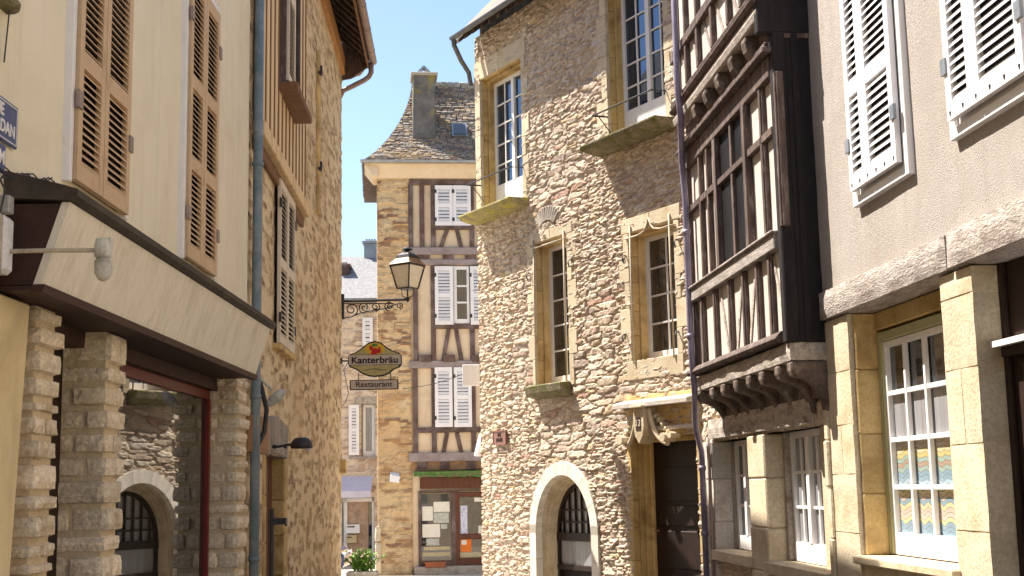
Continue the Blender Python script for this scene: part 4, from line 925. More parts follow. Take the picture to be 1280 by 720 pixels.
# eave and roof
mb = MB(FC, K); eo = .5
mb.prismS([(eo, ezC+.0), (eo, ezC+.07), (-3.4, ezC+4.2), (-7.3, ezC+.1), (-7.3, ezC), (-3.4, ezC+4.1)], -2.7, sC-.16); ro = mb.build('roof', 'slate')
mb = MB(FC, K)
for k in range(26): s = -1.2+k*.3; mb.prismS([(eo-.05, ezC-.06), (eo-.05, ezC+.01), (-.05, ezC+.52), (-.05, ezC+.36)], min(s, sC)-.04, min(s, sC)+.04)
mb.build('rafter', 'timber_dark', ro, split=True)
mb = MB(FC, K); pf = [(eo+.06+.06*math.cos(a), ezC+.03+.06*math.sin(a)) for a in np.linspace(PI, 2*PI, 9)]+[(eo+.06+.05*math.cos(a), ezC+.03+.05*math.sin(a)) for a in np.linspace(2*PI, PI, 9)]
mb.prismS(pf, -2.7, sC-.14); mb.tube([(sC-.2, ezC, eo+.06), (sC-.2, ezC-.12, eo+.05), (sC+.0, ezC-.32, .3), (sC+.08, ezC-.5, .1), (sC+.08, ezC-.75, .06)], .045, 10)
mb.build('gutter', 'zinc_dark', ro)
mb = MB(FC, K); mb.prismS([(0, ezC+.0), (0, ezC+.45), (-3.4, ezC+4.0), (-6.9, ezC+.3), (-6.9, ezC)], sC-.24, sC-.18); mb.build('gable', 'stone_grey')
mb = MB(FC, K); z = cp(597, 128)[1]
for q in (0, .1): mb.tube([(sC+.02, z-q, .0), (sC+.18, z-q+.02, .1)], .012, 6)
mb.build('iron_pin', 'iron_pale')
# plaque
a = cp(618, 540, .03); b = cp(634, 540, .03); zt, zb = cp(626, 538, .03)[1], cp(626, 556, .03)[1]
t = thing('wall_plaque', 'small square copper coloured plaque on the sunlit rubble wall', 'plaque', FC, (a[0]+b[0])/2, zb)
mb = MB(FC, t); mb.box(b[0], a[0], zb, zt, .02, .06); mb.build('plate', 'plaque_copper', bevel=.006)
mb = MB(FC, t); mb.box(b[0], a[0], zt-.02, zt, .06, .068); mb.box(b[0], a[0], zb, zb+.02, .06, .068); mb.box(a[0]-.02, a[0], zb+.02, zt-.02, .06, .068); mb.box(b[0], b[0]+.02, zb+.02, zt-.02, .06, .068); mb.build('rim', 'plaque_copper')
text(FC, t, 'RUE', (a[0]+b[0])/2, zb+(zt-zb)*.68, .085, .064, 'ink_dark', off=.002, sx=.8); text(FC, t, 'HAUTE', (a[0]+b[0])/2, zb+(zt-zb)*.32, .09, .064, 'ink_dark', off=.002, sx=.75)
# things on the hidden side wall of the centre house, poking out at its left corner
FQ = Facade((0, 24.2), 90, -1)
a = FQ.at(578, 456); b = FQ.at(606, 482); b = (FQ.at(612, 470)[0], b[1])
t = thing('blank_sign', 'blank white projecting sign board at the left corner of the sunlit rubble house', 'sign', FQ, a[0], b[1])
mb = MB(FQ, t); mb.box(a[0], b[0]+.1, b[1], a[1], -.04, .04); mb.build('panel', 'plastic_white', bevel=.008)
mb = MB(FQ, t); mb.tube([(a[0]+.05, a[1]+.01, 0), (b[0]+.1, a[1]+.01, 0)], .012, 6); mb.build('bracket', 'iron_black')
a = FQ.at(597, 541); b = FQ.at(607, 570)
t = thing('wall_lamp', 'white cone shaped wall lamp below the blank white sign board', 'lamp', FQ, a[0], b[1], group='wall lamps fixed to the houses')
mb = MB(FQ, t); c = FQ.at(604, 560); mb.lathe((c[0], 0), [(.04, a[1]), (.07, a[1]-.03), (.12, (a[1]+b[1])/2), (.17, b[1]+.02), (.16, b[1])], 16); mb.build('shade', 'plastic_white', smooth=True)
mb = MB(FQ, t); mb.tube([(c[0], a[1], 0), (c[0]+.05, a[1]+.06, 0), (c[0]+.25, a[1]+.05, 0)], .015, 6); mb.build('bracket', 'iron_black')
t = thing('overhead_wire', 'thin dark wire running across to the blank white sign board', 'cable', FQ, 0, 4)
mb = MB(FQ, t); p = FQ.at(503, 486); q = FQ.at(580, 467); pz = [(p[0]+(q[0]-p[0])*i/10, p[1]+(q[1]-p[1])*i/10-.05*math.sin(PI*i/10), .0) for i in range(11)]; mb.tube(pz, .006, 5); mb.build('wire', 'cable')
# =================================================================== RIGHT: timber-framed bay house
T = thing('timber_framed_house', 'dark timbered house on the right with a jettied bay above two white windows', 'house', FR, 12, 0)
bs0, bs1, bd, bz0, bz1 = 10.50, 13.92, .30, 2.72, 5.22
tS = 14.95
Wa = (FR.at(940, 620)[0], FR.at(896, 620)[0], .92, 2.05); Wb = (FR.at(1036, 620)[0], FR.at(961, 620)[0], .90, 2.06)
wallgrid(FR, T, 10.52, tS, -.6, 9.0, .03, 'sunny', 'rubble_sunny', holes=[(Wb[0], Wb[1], Wb[2], Wb[3]), (Wa[0], Wa[1], Wa[2], Wa[3])], thick=6, d=-.03)
def rp(x, y, d=0): return FR.at(x, y, d)
# ground floor stone pillars and lintel
mb = MB(FR, T); blocks(mb, Wb[1]+.001, Wa[0]-.001, -.5, 2.05, -.26, .03, .42, amp=.006); mb.build('stone_mullion', 'sandstone_pale', bevel=.014)
mb = MB(FR, T); blocks(mb, Wa[1], Wa[1]+.36, -.5, 2.05, -.26, .03, .42, amp=.01); mb.build('stone_pillar', 'stone_cool', bevel=.008)
mb = MB(FR, T)
for k in range(7): mb.rock(Wa[1]+.37, tS-.03+rnd.uniform(-.05, .03), -.3+k*.34, -.3+(k+1)*.34-.01, -.2, .03, .04, 0, k, .07)
mb.build('corner_stones', 'sandstone_pale')
mb = MB(FR, T); mb.rock(10.9, 14.5, 2.07, 2.30, -.27, .05, .02, 0, 3, .12); mb.build('lintel_beam', 'timber_pale')
for W_ in (Wa, Wb):
    mb = MB(FR, T); mb.rock(W_[0]-.04, W_[1]+.04, W_[2]-.12, W_[2], -.24, .09, .01, 0, 2, .1); mb.build('window_sill', 'sandstone_pale')
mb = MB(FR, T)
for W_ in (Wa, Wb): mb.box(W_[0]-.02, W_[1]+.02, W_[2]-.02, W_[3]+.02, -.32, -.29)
mb.build('inner_wall', 'timber_shade_black', split=True)
mb = MB(FR, T); mb.box(Wb[1]-.06, Wb[1]-.001, Wb[2], Wb[3], -.28, -.15); mb.box(Wa[1]-.04, Wa[1]-.001, Wa[2], Wa[3], -.28, -.17); mb.build('window_jamb', 'stone_grey', bevel=.01, split=True)
wa_ = FR.at(946, 620, -.2)[0]; wb_ = FR.at(1036, 620, -.2)[0]
mb = MB(FR, T); mb.box(Wa[0]+.001, wa_, Wa[2], Wa[3], -.28, -.15); mb.box(Wb[0]+.001, wb_, Wb[2], Wb[3], -.28, -.15); mb.build('window_jamb', 'sandstone_pale', split=True)
window(FR, T, wa_+.002, Wa[1]-.05, Wa[2]+.0, Wa[3], -.20, 1, 3, fw=.055, bw=.03, leaves=2, low=.06)
window(FR, T, wb_+.002, Wb[1]-.07, Wb[2]+.0, Wb[3], -.20, 2, 3, fw=.06, bw=.028, leaves=2, low=.08, pane='glass_curtain')
mb = MB(FR, T); blocks(mb, 10.52, Wb[0]-.001, -.5, 2.75, -.26, .02, .42, amp=.008); mb.build('stone_pier', 'sandstone_pale', bevel=.012)
# bay body: plaster infill then timbers
mb = MB(FR, T); mb.box(bs0+.03, bs1-.02, bz0, 5.6, -.02, bd-.03); mb.build('bay_infill', 'plaster_panel')
mb = MB(FR, T); mb.box(bs0, bs0+.03, bz0-.02, 9.0, -.02, bd-.002); mb.box(bs0-.012, bs0, bz0-.02, 9.0, .1, .16); mb.build('bay_side_boarding', 'timber_shade_black', bevel=.004)  # near-black boards: the shadow on the bay side is in the colour
def sB(px, py, d=bd): return FR.at(px, py, d)[0]
mb = MB(FR, T); mb.box(bs0-.015, bs0+.09, bz0-.02, 9.0, bd-.1, bd+.02); mb.build('corner_post', 'timber_shade_black', bevel=.012)
zr1, zr2 = 3.55, 4.47
mb = MB(FR, T)
mb.box(bs0+.12, bs1, zr1-.07, zr1+.06, bd-.05, bd+.045); mb.box(bs0+.12, bs1, zr1+.06, zr1+.085, bd-.05, bd+.07)
mb.build('sill_rail', 'timber_grey', bevel=.008)
mb = MB(FR, T); mb.prismS([(bd-.05, bz0), (bd+.05, bz0), (bd+.07, bz0+.03), (bd+.05, bz0+.06), (bd+.02, bz0+.09), (bd-.05, bz0+.09)], bs0+.12, bs1+.03); mb.build('lower_moulding', 'timber_dark', bevel=.004)
winr = (sB(937, 250), sB(898, 250))
mb = MB(FR, T)
mb.box(bs0+.12, winr[0]-.04, zr2-.035, zr2+.035, bd-.05, bd+.02); mb.box(winr[1]+.05, bs1, zr2-.035, zr2+.035, bd-.05, bd+.02)
for px in (967, 951, 933, 915, 896, 880, 870):
    s = sB(px, 430); mb.box(s-.028, s+.028, bz0+.09, zr1-.07, bd-.05, bd+.018); mb.box(s-.05, s-.036, bz0+.09, zr1-.07, bd-.05, bd+.006); mb.box(s+.036, s+.05, bz0+.09, zr1-.07, bd-.05, bd+.006)
for px in (976, 956): s = sB(px, 230); mb.box(s-.028, s+.028, zr1+.085, bz1-.3, bd-.05, bd+.02); mb.box(s-.05, s-.036, zr1+.085, bz1-.3, bd-.05, bd+.008)
for px in (880, 890): s = sB(px, 330); mb.box(s-.028, s+.028, zr1+.085, bz1-.3, bd-.05, bd+.02)
s = bs1-.06; mb.box(s-.06, s+.06, bz0, bz1-.3, bd-.06, bd+.02)
mb.build('bay_post', 'timber_dark', bevel=.005, split=True)
mb = MB(FR, T)
for px, dx in ((975, .3), (941, -.28), (905, .26), (924, -.26)):
    s = sB(px, 440); mb.bar((s-dx/2, bz0+.1), (s+dx/2, zr1-.08), .05, .012, bd-.03)
mb.build('bay_brace', 'timber_pale', split=True)
mb = MB(FR, T); mb.box(bs0+.1, bs1, bz1-.3, bz1-.12, bd-.06, bd+.03); mb.box(bs0+.0, bs1, bz1-.12, bz1-.07, bd-.06, bd+.10); mb.box(bs0+.1, bs1, bz1-.07, bz1, bd-.06, bd+.05); mb.build('upper_rail', 'timber_dark', bevel=.008, split=True)
# bay window (dark, old casement)
mb = MB(FR, T); a, b = winr
mb.box(a-.05, a+.04, zr1+.085, bz1-.3, bd-.06, bd+.04); mb.box(b-.04, b+.06, zr1+.085, bz1-.3, bd-.06, bd+.03); m_ = (a+b)/2; mb.box(m_-.03, m_+.03, zr1+.085, bz1-.3, bd-.08, bd+.01)
mb.box(a+.04, b-.04, zr2-.03, zr2+.03, bd-.08, bd+.015)
for x in ((a+m_)/2, (m_+b)/2): mb.box(x-.01, x+.01, zr1+.085, bz1-.3, bd-.1, bd-.08)
wo = mb.build('bay_window', 'timber_dark', bevel=.005)
mb = MB(FR, T); mb.box(a+.04, b-.04, zr1+.085, bz1-.3, bd-.029, bd-.022); mb.build('pane', 'glass_dull', wo)
# lower sill beam and corbels
mb = MB(FR, T); mb.rock(bs0-.01, bs1+.0, bz0-.17, bz0-.005, -.05, bd-.0, .014, 0, 9, .09); mb.build('bay_sill_beam', 'timber_pale')
cpx = [(872, 495), (887, 493), (901, 491), (917, 484), (933, 482), (949, 478), (969, 469), (991, 458)]
for x, y in cpx:
    s = sB(x, y, bd); s = min(max(s, bs0+.06), bs1-.08); mb = MB(FR, T)
    zt = bz0-.17; pl = [(-.02, zt), (bd-.01, zt), (bd-.01, zt-.07), (bd-.03, zt-.12)]+[(bd-.03-(bd-.02)*math.sin(a)*.9, zt-.12-.27*(1-math.cos(a))) for a in np.linspace(.25, PI/2, 6)]+[(-.02, zt-.40)]
    mb.prismS(pl, s-.065, s+.065); mb.build('corbel', 'timber_corbel', bevel=.014)
mb = MB(FR, T); mb.box(bs0, bs1, bz0-.45, bz0-.17, -.03, .025); mb.build('corbel_boarding', 'timber_dark')
# upper jetty
ud = .42; uz = 5.42; us0 = 10.49
mb = MB(FR, T); mb.box(us0+.02, bs1-.1, uz+.1, 9.0, -.02, ud-.03); mb.build('upper_infill', 'plaster_panel')
mb = MB(FR, T); mb.prismS([(ud-.2, uz-.03), (ud, uz-.03), (ud+.02, uz+.03), (ud, uz+.1), (ud-.2, uz+.1)], us0, bs1-.08); mb.build('jetty_beam', 'timber_pale', bevel=.012)
mb = MB(FR, T); mb.prismS([(ud-.1, uz+.1), (ud+.03, uz+.1), (ud+.06, uz+.13), (ud+.03, uz+.16), (ud+.04, uz+.2), (ud, uz+.24), (ud-.1, uz+.24)], us0, bs1-.08)
zu = 6.12
mb.box(us0, bs1-.1, zu-.05, zu+.05, ud-.04, ud+.03)
for px, py in ((847, 100), (859, 90), (873, 70), (891, 50), (911, 30), (927, 12), (950, -40), (975, -80)):
    s = FR.at(px, py, ud)[0]
    if s < us0+.1: continue
    mb.box(s-.035, s+.035, uz+.24, 9, ud-.04, ud+.02)
mb.build('upper_post', 'timber_dark', bevel=.006, split=True)
mb = MB(FR, T)
for k in range(7):
    s = us0+.35+k*.5; mb.bar((s-.16, uz+.25), (s+.1, zu-.05), .05, .012, ud-.03)
mb.build('upper_brace', 'timber_grey', split=True)
for x, y in ((868, 144), (882, 124), (897, 107), (914, 82), (931, 56), (951, 27), (973, -10)):
    s = FR.at(x, y, ud-.02)[0]
    if s < us0+.15: continue
    mb = MB(FR, T); zt = uz-.03
    mb.prismS([(-.02, zt), (ud-.01, zt), (ud+.0, zt-.05), (ud-.02, zt-.13), (ud-.06, zt-.19), (ud-.14, zt-.2), (bd+.02, zt-.16), (-.02, zt-.16)], s-.07, s+.07); mb.build('corbel', 'timber_corbel', bevel=.02)
mb = MB(FR, T); mb.box(us0, bs1-.1, bz1-.0, uz-.0, -.02, bd+.0); mb.build('jetty_boarding', 'timber_dark')
roof(FR, T, 10.2, tS+.1, .75, 9.0, -3, 12)
mb = MB(FR, T); mb.box(us0-.01, us0+.08, uz-.16, 9.0, -.02, ud+.015); mb.build('upper_side', 'timber_shade_black', bevel=.01)  # jetty end made black, its shadow put into the colour
# violet-grey lead downpipe between the houses
q = [FR.at(x, y, .1) for x, y in ((850, 150), (858, 300), (866, 440), (872, 520), (880, 640), (884, 715))]
mb = MB(FR, T); zz = [p[1] for p in q]; ps = tS-.05
s_t = FR.at(853, 190, .34)[0]
pa_ = FR.at(862, 330, .34)[0]; pb_ = FR.at(847, 110, .50)[0]; pc_ = FR.at(880, 640, .10)[0]
mb.tube([(pb_, 8.9, .50), (pb_, 5.6, .50), (pb_, 5.35, .48), (pa_, 5.0, .38), (pa_, 4.6, .36), (pa_, 3.0, .36), (pa_, 2.55, .34), (pc_-.2, 2.2, .2), (pc_, 1.95, .10), (pc_, -.4, .10)], .033, 10)
for z in (1.75, 1.05): mb.tube([(pc_, z, .1), (pc_, z+.05, .1)], .042, 10)
for z in (4.2, 3.1): mb.tube([(pa_, z, .36), (pa_, z+.05, .36)], .042, 10)
mb.build('downpipe', 'lead_violet', smooth=True)
mb = MB(FR, T); mb.tube([(pc_-.14, 2.1, .06), (pc_-.16, 1.9, .06), (pc_-.16, -.4, .06)], .02, 8); mb.build('thin_pipe', 'zinc_warm', smooth=True)
# =================================================================== RIGHT FRONT: plastered house
G = thing('plastered_house', 'sunlit pinkish rendered house at the right with white shutters over a weathered beam', 'house', FR, 8, 0)
gS = 10.50; bzA, bzB = 2.86, 3.10
wallgrid(FR, G, -7, gS, bzB-.02, 9.0, .06, .02, 'plaster_pebble', thick=6)  # unseen stretch behind the camera, added to bounce sun onto the piers
mb = MB(FR, G); mb.box(-7, gS, -.6, bzB, -6, -.44); mb.build('rear_wall', 'timber_shade_black')
def gp(x, y, d=0): return FR.at(x, y, d)
# weathered beam in two lengths
mb = MB(FR, G); zz = gp(1182, 320, .04)[0]
mb.rock(zz+.004, gS+.01, bzA, bzB, -.35, .05, .008, 0, 4, .09); mb.rock(2.0, zz-.004, bzA+.005, bzB+.01, -.35, .055, .008, 0, 8, .09); mb.build('weathered_beam', 'timber_grey', smooth=False)
wl, wr = gp(1067, 550)[0], gp(1187, 550)[0]
# pillars
def gpillar(s0, s1, pale, dj, name='stone_pillar'):
    mb = MB(FR, G); z = -.5; k = 0; mb.box(s0+.004, s1-.004, -.5, bzA-.004, -.29, -.007)
    while z < bzA-.01:
        h = min(rnd.uniform(.36, .52), bzA-.002-z); h = h if bzA-z-h > .15 else bzA-.002-z
        if rnd.random() < .35: sm = s0+(s1-s0)*rnd.uniform(.35, .65); seg = [(s0, sm-.002), (sm+.002, s1)]
        else: seg = [(s0, s1)]
        for a_, b_ in seg: mb.rock(a_, b_, z+.002, z+h-.002, -.30, .0, .005, 0, k+int(s0*10), .09, taper=.003)
        z += h; k += 1
    mb.build(name, pale)
pl0 = gp(1229, 560)[0]; 
gpillar(wl, 10.51, 'sandstone_pale', 0); gpillar(pl0, wr, 'sandstone_pale', 0)
mb = MB(FR, G); mb.box(wr, wl, -.5, 1.03, -.30, -.02); mb.build('window_apron', 'sandstone_pale', bevel=.01)
mb = MB(FR, G); mb.box(wr-.03, wl+.03, 1.0, 1.06, -.28, .05); mb.build('window_sill', 'sandstone_pale', bevel=.01)
# inner jamb (deep reveal, its shade put in as ochre) at the far side of the window
mb = MB(FR, G); blocks(mb, wl-.03, wl-.001, 1.06, bzA-.002, -.34, -.04, .5); mb.box(wr, wl-.03, 2.72, bzA-.004, -.34, -.20); mb.build('window_jamb', 'sandstone', bevel=.01)
mb = MB(FR, G); wz0, wz1 = 1.07, 2.70
mb.box(wl-.11, wl-.031, wz0, wz1, -.32, -.21); mb.box(wr+.0, wl-.11, wz1-.07, wz1, -.32, -.21); mb.box(wr+.0, wr+.02, wz0, wz1-.07, -.32, -.21); mb.build('window_frame', 'paint_olive_shade', bevel=.005)
rz = [wz0+.14+(wz1-.12-wz0-.14)*k/4 for k in range(1, 4)]
a, b = FR.at(1192, 550, -.225)[0], wl-.11
mb = MB(FR, G); mb.box(wr+.021, a-.002, 1.07, 2.72, -.32, -.20); mb.build('window_jamb', 'sandstone_pale')
window(FR, G, a, b, wz0, wz1-.075, -.225, 3, 4, fw=.045, bw=.035, leaves=1, low=.09, rowz=rz, bt=.03,
       panemats=[(wz0+.1, rz[1]-.002, 'glass_waves'), (rz[1]+.002, rz[2]-.002, 'glass_curtain'), (rz[2]+.002, wz1-.1, 'glass_dark')])
mb = MB(FR, G); mb.box(-7, pl0-1.32, -.5, bzA, -.42, .0); mb.build('lower_wall', 'sandstone_pale')
# shop door right of the pillar
mb = MB(FR, G); ds0 = pl0-1.3
mb.box(ds0, pl0-.001, -.5, bzA-.002, -.24, -.19); mb.box(pl0-.06, pl0-.002, -.5, bzA-.004, -.19, -.16); mb.box(ds0, pl0-.06, 2.30, 2.36, -.19, -.12); do = mb.build('door', 'door_dark', bevel=.006)
mb = MB(FR, G); q = gp(1262, 405, -.2); mb.box(ds0, pl0-.02, 2.36, 2.395, -.19, -.08); mb.build('door_ledge', 'paint_white', do)
mb = MB(FR, G); mb.box(ds0, pl0-.2, .4, 2.25, -.19, -.182); mb.build('pane', 'glass_dark', do)
# shutters of the upper windows
def gsh(pl, pm, pr, yb, y_bl, open_):
    s1_, s0_, sm = gp(*pl, .05)[0], gp(*pr, .05)[0], gp(*pm, .05)[0]
    zb = gp(*y_bl, .03)[1]; zt = 6.0
    mb = MB(FR, G)
    mb.box(s1_, s1_+.08, zb, zt+.1, -.02, .045); mb.box(s0_-.08, s0_, zb, zt+.1, -.02, .045); mb.box(s0_, s1_, zb, zb+.07, -.02, .045); mb.box(s0_-.02, s1_+.02, zt, zt+.1, -.02, .04); mb.box(s0_, s1_, zb+.07, zt, -.02, .02)
    fo = mb.build('window_frame', 'paint_white', bevel=.004)
    z0_ = zb+.10
    for a_, b_, hg in ((s0_+.005, sm-.004, 'lo'), (sm+.004, s1_-.005, 'hi')):
        shutter(FR, G, a_, b_, z0_, zt-.02, .05, 'shutter_white', open_, pitch=.054, fw=.075, rw=.10, hinge=hg, hm='zinc', th=.04)
    mb = MB(FR, G)
    for k in range(6): x = s0_+.05+(s1_-s0_-.1)*k/5; mb.prism([(x-.01, z0_+.05), (x+.01, z0_+.05), (x, z0_+.02)], .09, .094)
    mb.build('rivet', 'iron_black', fo, split=True)
gsh((1069, 235), (1090, 222), (1128, 200), 0, (1066, 262), [gp(1100, 85, .05)[1]])
gsh((1192, 150), (1226, 130), (1290, 95), 0, (1186, 180), [gp(1226, -60, .05)[1]])
roof(FR, G, -7.1, 10.2, .35, 9.0, -3, 11.5)
# =================================================================== FAR: half-timbered restaurant house
Q = thing('half_timbered_house', 'tall half timbered house with slate roof and shopfront at the end of the street', 'house', FA, -2, -.7)
def ap(x, y, d=0): return FA.at(x, y, d)
aL = ap(472, 450)[0]; aP = ap(514, 450)[0]; aR = 1.6; zE = 10.25
wallgrid(FA, Q, aL, aP, -1.2, zE, .05, 'far', 'rubble_far', thick=4.1, name='stone_wall')
mb = MB(FA, Q); mb.box(aP, aR, -1.2, zE, -4.1, -.04); mb.build('wall', 'plaster_frame')
mb = MB(FA, Q)
def hb(x0, x1, y, w_, th=.05, m=0):
    a = ap(x0, y); b = ap(x1, y); mb.box(a[0], b[0], a[1]-w_/2, a[1]+w_/2, -.06, th, m)
def vb(x, y0, y1, w_=.13, th=.04):
    a = ap(x, y0); b = ap(x, y1); mb.box(a[0]-w_/2, a[0]+w_/2, b[1], a[1], -.06, th)
def br(x0, y0, x1, y1, w_=.11): mb.bar(ap(x0, y0), ap(x1, y1), w_, .08, -.05)
hb(511, 605, 228, .14); 
for x in (513, 527, 541, 589): vb(x, 230, 312)
vb(601, 230, 312); hb(541, 589, 284, .14); br(559, 287, 551, 309); br(571, 287, 577, 311)
for x in (519, 541, 589, 603): vb(x, 330, 453)
for x in (530, 560, 588): vb(x, 318, 326, .3)
hb(541, 606, 408, .14); br(561, 411, 554, 451); br(570, 411, 577, 451)
for x in (531, 561, 597): vb(x, 444, 453, .34, .12)
for x in (519, 542, 591): vb(x, 460, 568)
hb(522, 606, 538, .14); br(559, 541, 554, 567); br(571, 541, 577, 567)
hb(544, 590, 456, .1)
mb.build('timber', 'timber_far', bevel=.01, split=True)
mb = MB(FA, Q)
hb(512, 608, 314, .20, .08); hb(512, 608, 328, .16, .06); hb(511, 610, 456, .2, .08); hb(511, 612, 572, .24, .10)
mb.build('floor_beam', 'timber_far_grey', bevel=.015, split=True)
mb = MB(FA, Q); a = ap(512, 587); b = ap(612, 576); mb.box(a[0], aR, a[1], b[1], -.03, .01); mb.build('stone_band', 'rubble_far')
mb = MB(FA, Q)
for x in (527, 556, 589): p = ap(x, 582); mb.box(p[0]-.12, p[0]+.12, p[1]-.12, p[1]+.12, .0, .06)
mb.build('joist_end', 'timber_far', split=True)
def fsh(x0, x1, y0, y1, d=.06):
    a = ap(x0, y1, d); b = ap(x1, y0, d); shutter(FA, Q, a[0], b[0], a[1], b[1], d, 'shutter_white', [(a[1]+b[1])/2], pitch=.085, fw=.09, rw=.12, hinge='lo')
fsh(544, 565.5, 232, 282); fsh(566.5, 588, 232, 282)
fsh(544, 566, 333, 406, .08); fsh(588.5, 606, 333, 406, .08)
a = ap(566, 405); b = ap(588, 333); window(FA, Q, a[0]+.03, b[0]-.02, a[1], b[1], .02, 1, 3, fw=.09, bw=.05)
fsh(544, 565, 459, 534, .08); fsh(568, 589, 459, 534, .08)
# cornice
mb = MB(FA, Q); mb.prismS([(-.05, zE-.12), (.06, zE-.12), (.32, zE+.22), (.32, zE+.28), (-.05, zE+.28)], aL-.15, aR+.1)
mb.prism([(aL-.34, zE+.28), (aL-.34, zE+.2), (aL-.1, zE-.10), (aL+.02, zE-.10), (aL+.02, zE+.28)], -.9, .30)
mb.build('cornice', 'plaster_frame')
# slate roof: individual slates on a flared hip
def slate_face(P, nrow, wid, nm, parent=None):
    """P(u,v) -> (s,z,d); u along the eave in metres fraction, v up the slope"""
    v = []; f = []; st = []; jo = []
    for r in range(nrow):
        v0, v1 = r/nrow, min(1.0, (r+1.25)/nrow)
        Lr = np.linalg.norm(np.array(P(1, v0))-np.array(P(0, v0))); n = max(2, int(Lr/wid)); off = rnd.random()*.8/n
        xs = [0]+[min(1, off+i/n+rnd.uniform(-.12, .12)/n) for i in range(n) if 0 < off+i/n < 1]+[1]
        for a, b in zip(xs, xs[1:]):
            if b-a < 1e-4: continue
            g = .06*(b-a); up = rnd.uniform(.012, .04); c = rnd.random(); dv = rnd.uniform(-.12, .12)/nrow
            i0 = len(v)
            for (uu, vv, h) in ((a+g, max(0, v0+dv), up), (b-g, max(0, v0+dv*.6), up), (b-g, v1, .0), (a+g, v1, .0)):
                p = P(uu, vv); v.append((p[0]-Q['_s'], FA.sg*(p[2]+h), p[1]+h*.6-Q['_z']))
            p = P(a+g, max(0, v0+dv)); q_ = P(b-g, max(0, v0+dv*.6))
            v.append((p[0]-Q['_s'], FA.sg*(p[2]), p[1]-Q['_z']-.01)); v.append((q_[0]-Q['_s'], FA.sg*(q_[2]), q_[1]-Q['_z']-.01))
            f.append((i0, i0+1, i0+2, i0+3)); f.append((i0+4, i0+5, i0+1, i0)); st += [c]*6; jo += [0]*6
    me = bpy.data.meshes.new(nm); me.from_pydata(v, [], f)
    for an, arr in (('stone', st), ('joint', jo)): at = me.attributes.new(an, 'FLOAT', 'POINT'); at.data.foreach_set('value', arr)
    me.materials.append(MATS['slate']); o = bpy.data.objects.new(nm, me); C0.objects.link(o); o.parent = parent or Q; return o
rz0 = zE+.28; H_ = 2.95
tpx = ap(515, 104)[0]
def flare(v): return .55*v+.45*v*v if True else v
def hipx(v):        # left edge of the front slope, from eave corner to top
    return (aL-.42)+(tpx+.05-(aL-.42))*(1-(1-v)**1.55)
def Pf(u, v): x0 = hipx(v); x1 = 2.2; return (x0+(x1-x0)*u, rz0+H_*(v**1.18), .42-2.2*(1-(1-v)**1.35))
slate_face(Pf, 50, .17, 'roof_slates')
def Ps(u, v): return (hipx(v)-.0, rz0+H_*(v**1.18), (.42-2.2*(1-(1-v)**1.35))*(1-u)+u*(-4.4+2.2*(1-(1-v)**1.35)))
slate_face(Ps, 50, .2, 'roof_hip_slates')
# solid under-roof
mb = MB(FA, Q); n = 10
for k in range(n):
    v0, v1 = k/n, (k+1)/n; a = Pf(0, v0); b = Pf(0, v1)
    mb.hexa([(a[0]+.03, a[1]-.03, a[2]-.03), (2.2, a[1]-.03, a[2]-.03), (2.2, a[1]-.03, -4.4-a[2]), (a[0]+.03, a[1]-.03, -4.4-a[2]), (b[0]+.03, b[1]-.03, b[2]-.03), (2.2, b[1]-.03, b[2]-.03), (2.2, b[1]-.03, -4.4-b[2]), (b[0]+.03, b[1]-.03, -4.4-b[2])])
mb.build('roof', 'timber_dark')
mb = MB(FA, Q); tz = rz0+H_
for k in range(24): mb.rock(tpx+.08+k*.2, tpx+.27+k*.2, tz-.12-.012*k, tz+.02-.010*k+(.025*math.sin(k*1.7)), -2.0, -1.7, .015, 0, k, .1)
mb.build('ridge_tiles', 'stone_grey')
mb = MB(FA, Q); pg = [(.42+.07+.07*math.cos(a), rz0+.0+.07*math.sin(a)) for a in np.linspace(PI, 2*PI, 8)]; mb.prismS(pg, aL-.45, 2.2); mb.build('gutter', 'zinc')
# chimney
cd_ = -.55
a = ap(515, 100, cd_); b = ap(545, 100, cd_); zc1 = ap(530, 89, cd_)[1]; zc0 = rz0+.9
mb = MB(FA, Q); mb.prism([(a[0]+.0, zc0), (b[0]-.03, zc0), (b[0]-.03, zc1-.1), (a[0]+.04, zc1-.02)], cd_-.75, cd_); ch = mb.build('chimney', 'chimney', bevel=.02)
mb = MB(FA, Q); mb.box(a[0]-.03, b[0]+.05, zc1-.12, zc1-.03, cd_-.82, cd_+.06); mb.build('chimney_capping', 'stone_grey', ch, bevel=.02)
mb = MB(FA, Q); mb.bar((a[0]+.12, zc1-.03), (a[0]+.35, zc1+.22), .05, .3, cd_-.5); mb.bar((a[0]+.58, zc1-.03), (a[0]+.35, zc1+.22), .05, .3, cd_-.5); mb.build('chimney_cowl', 'zinc', ch)
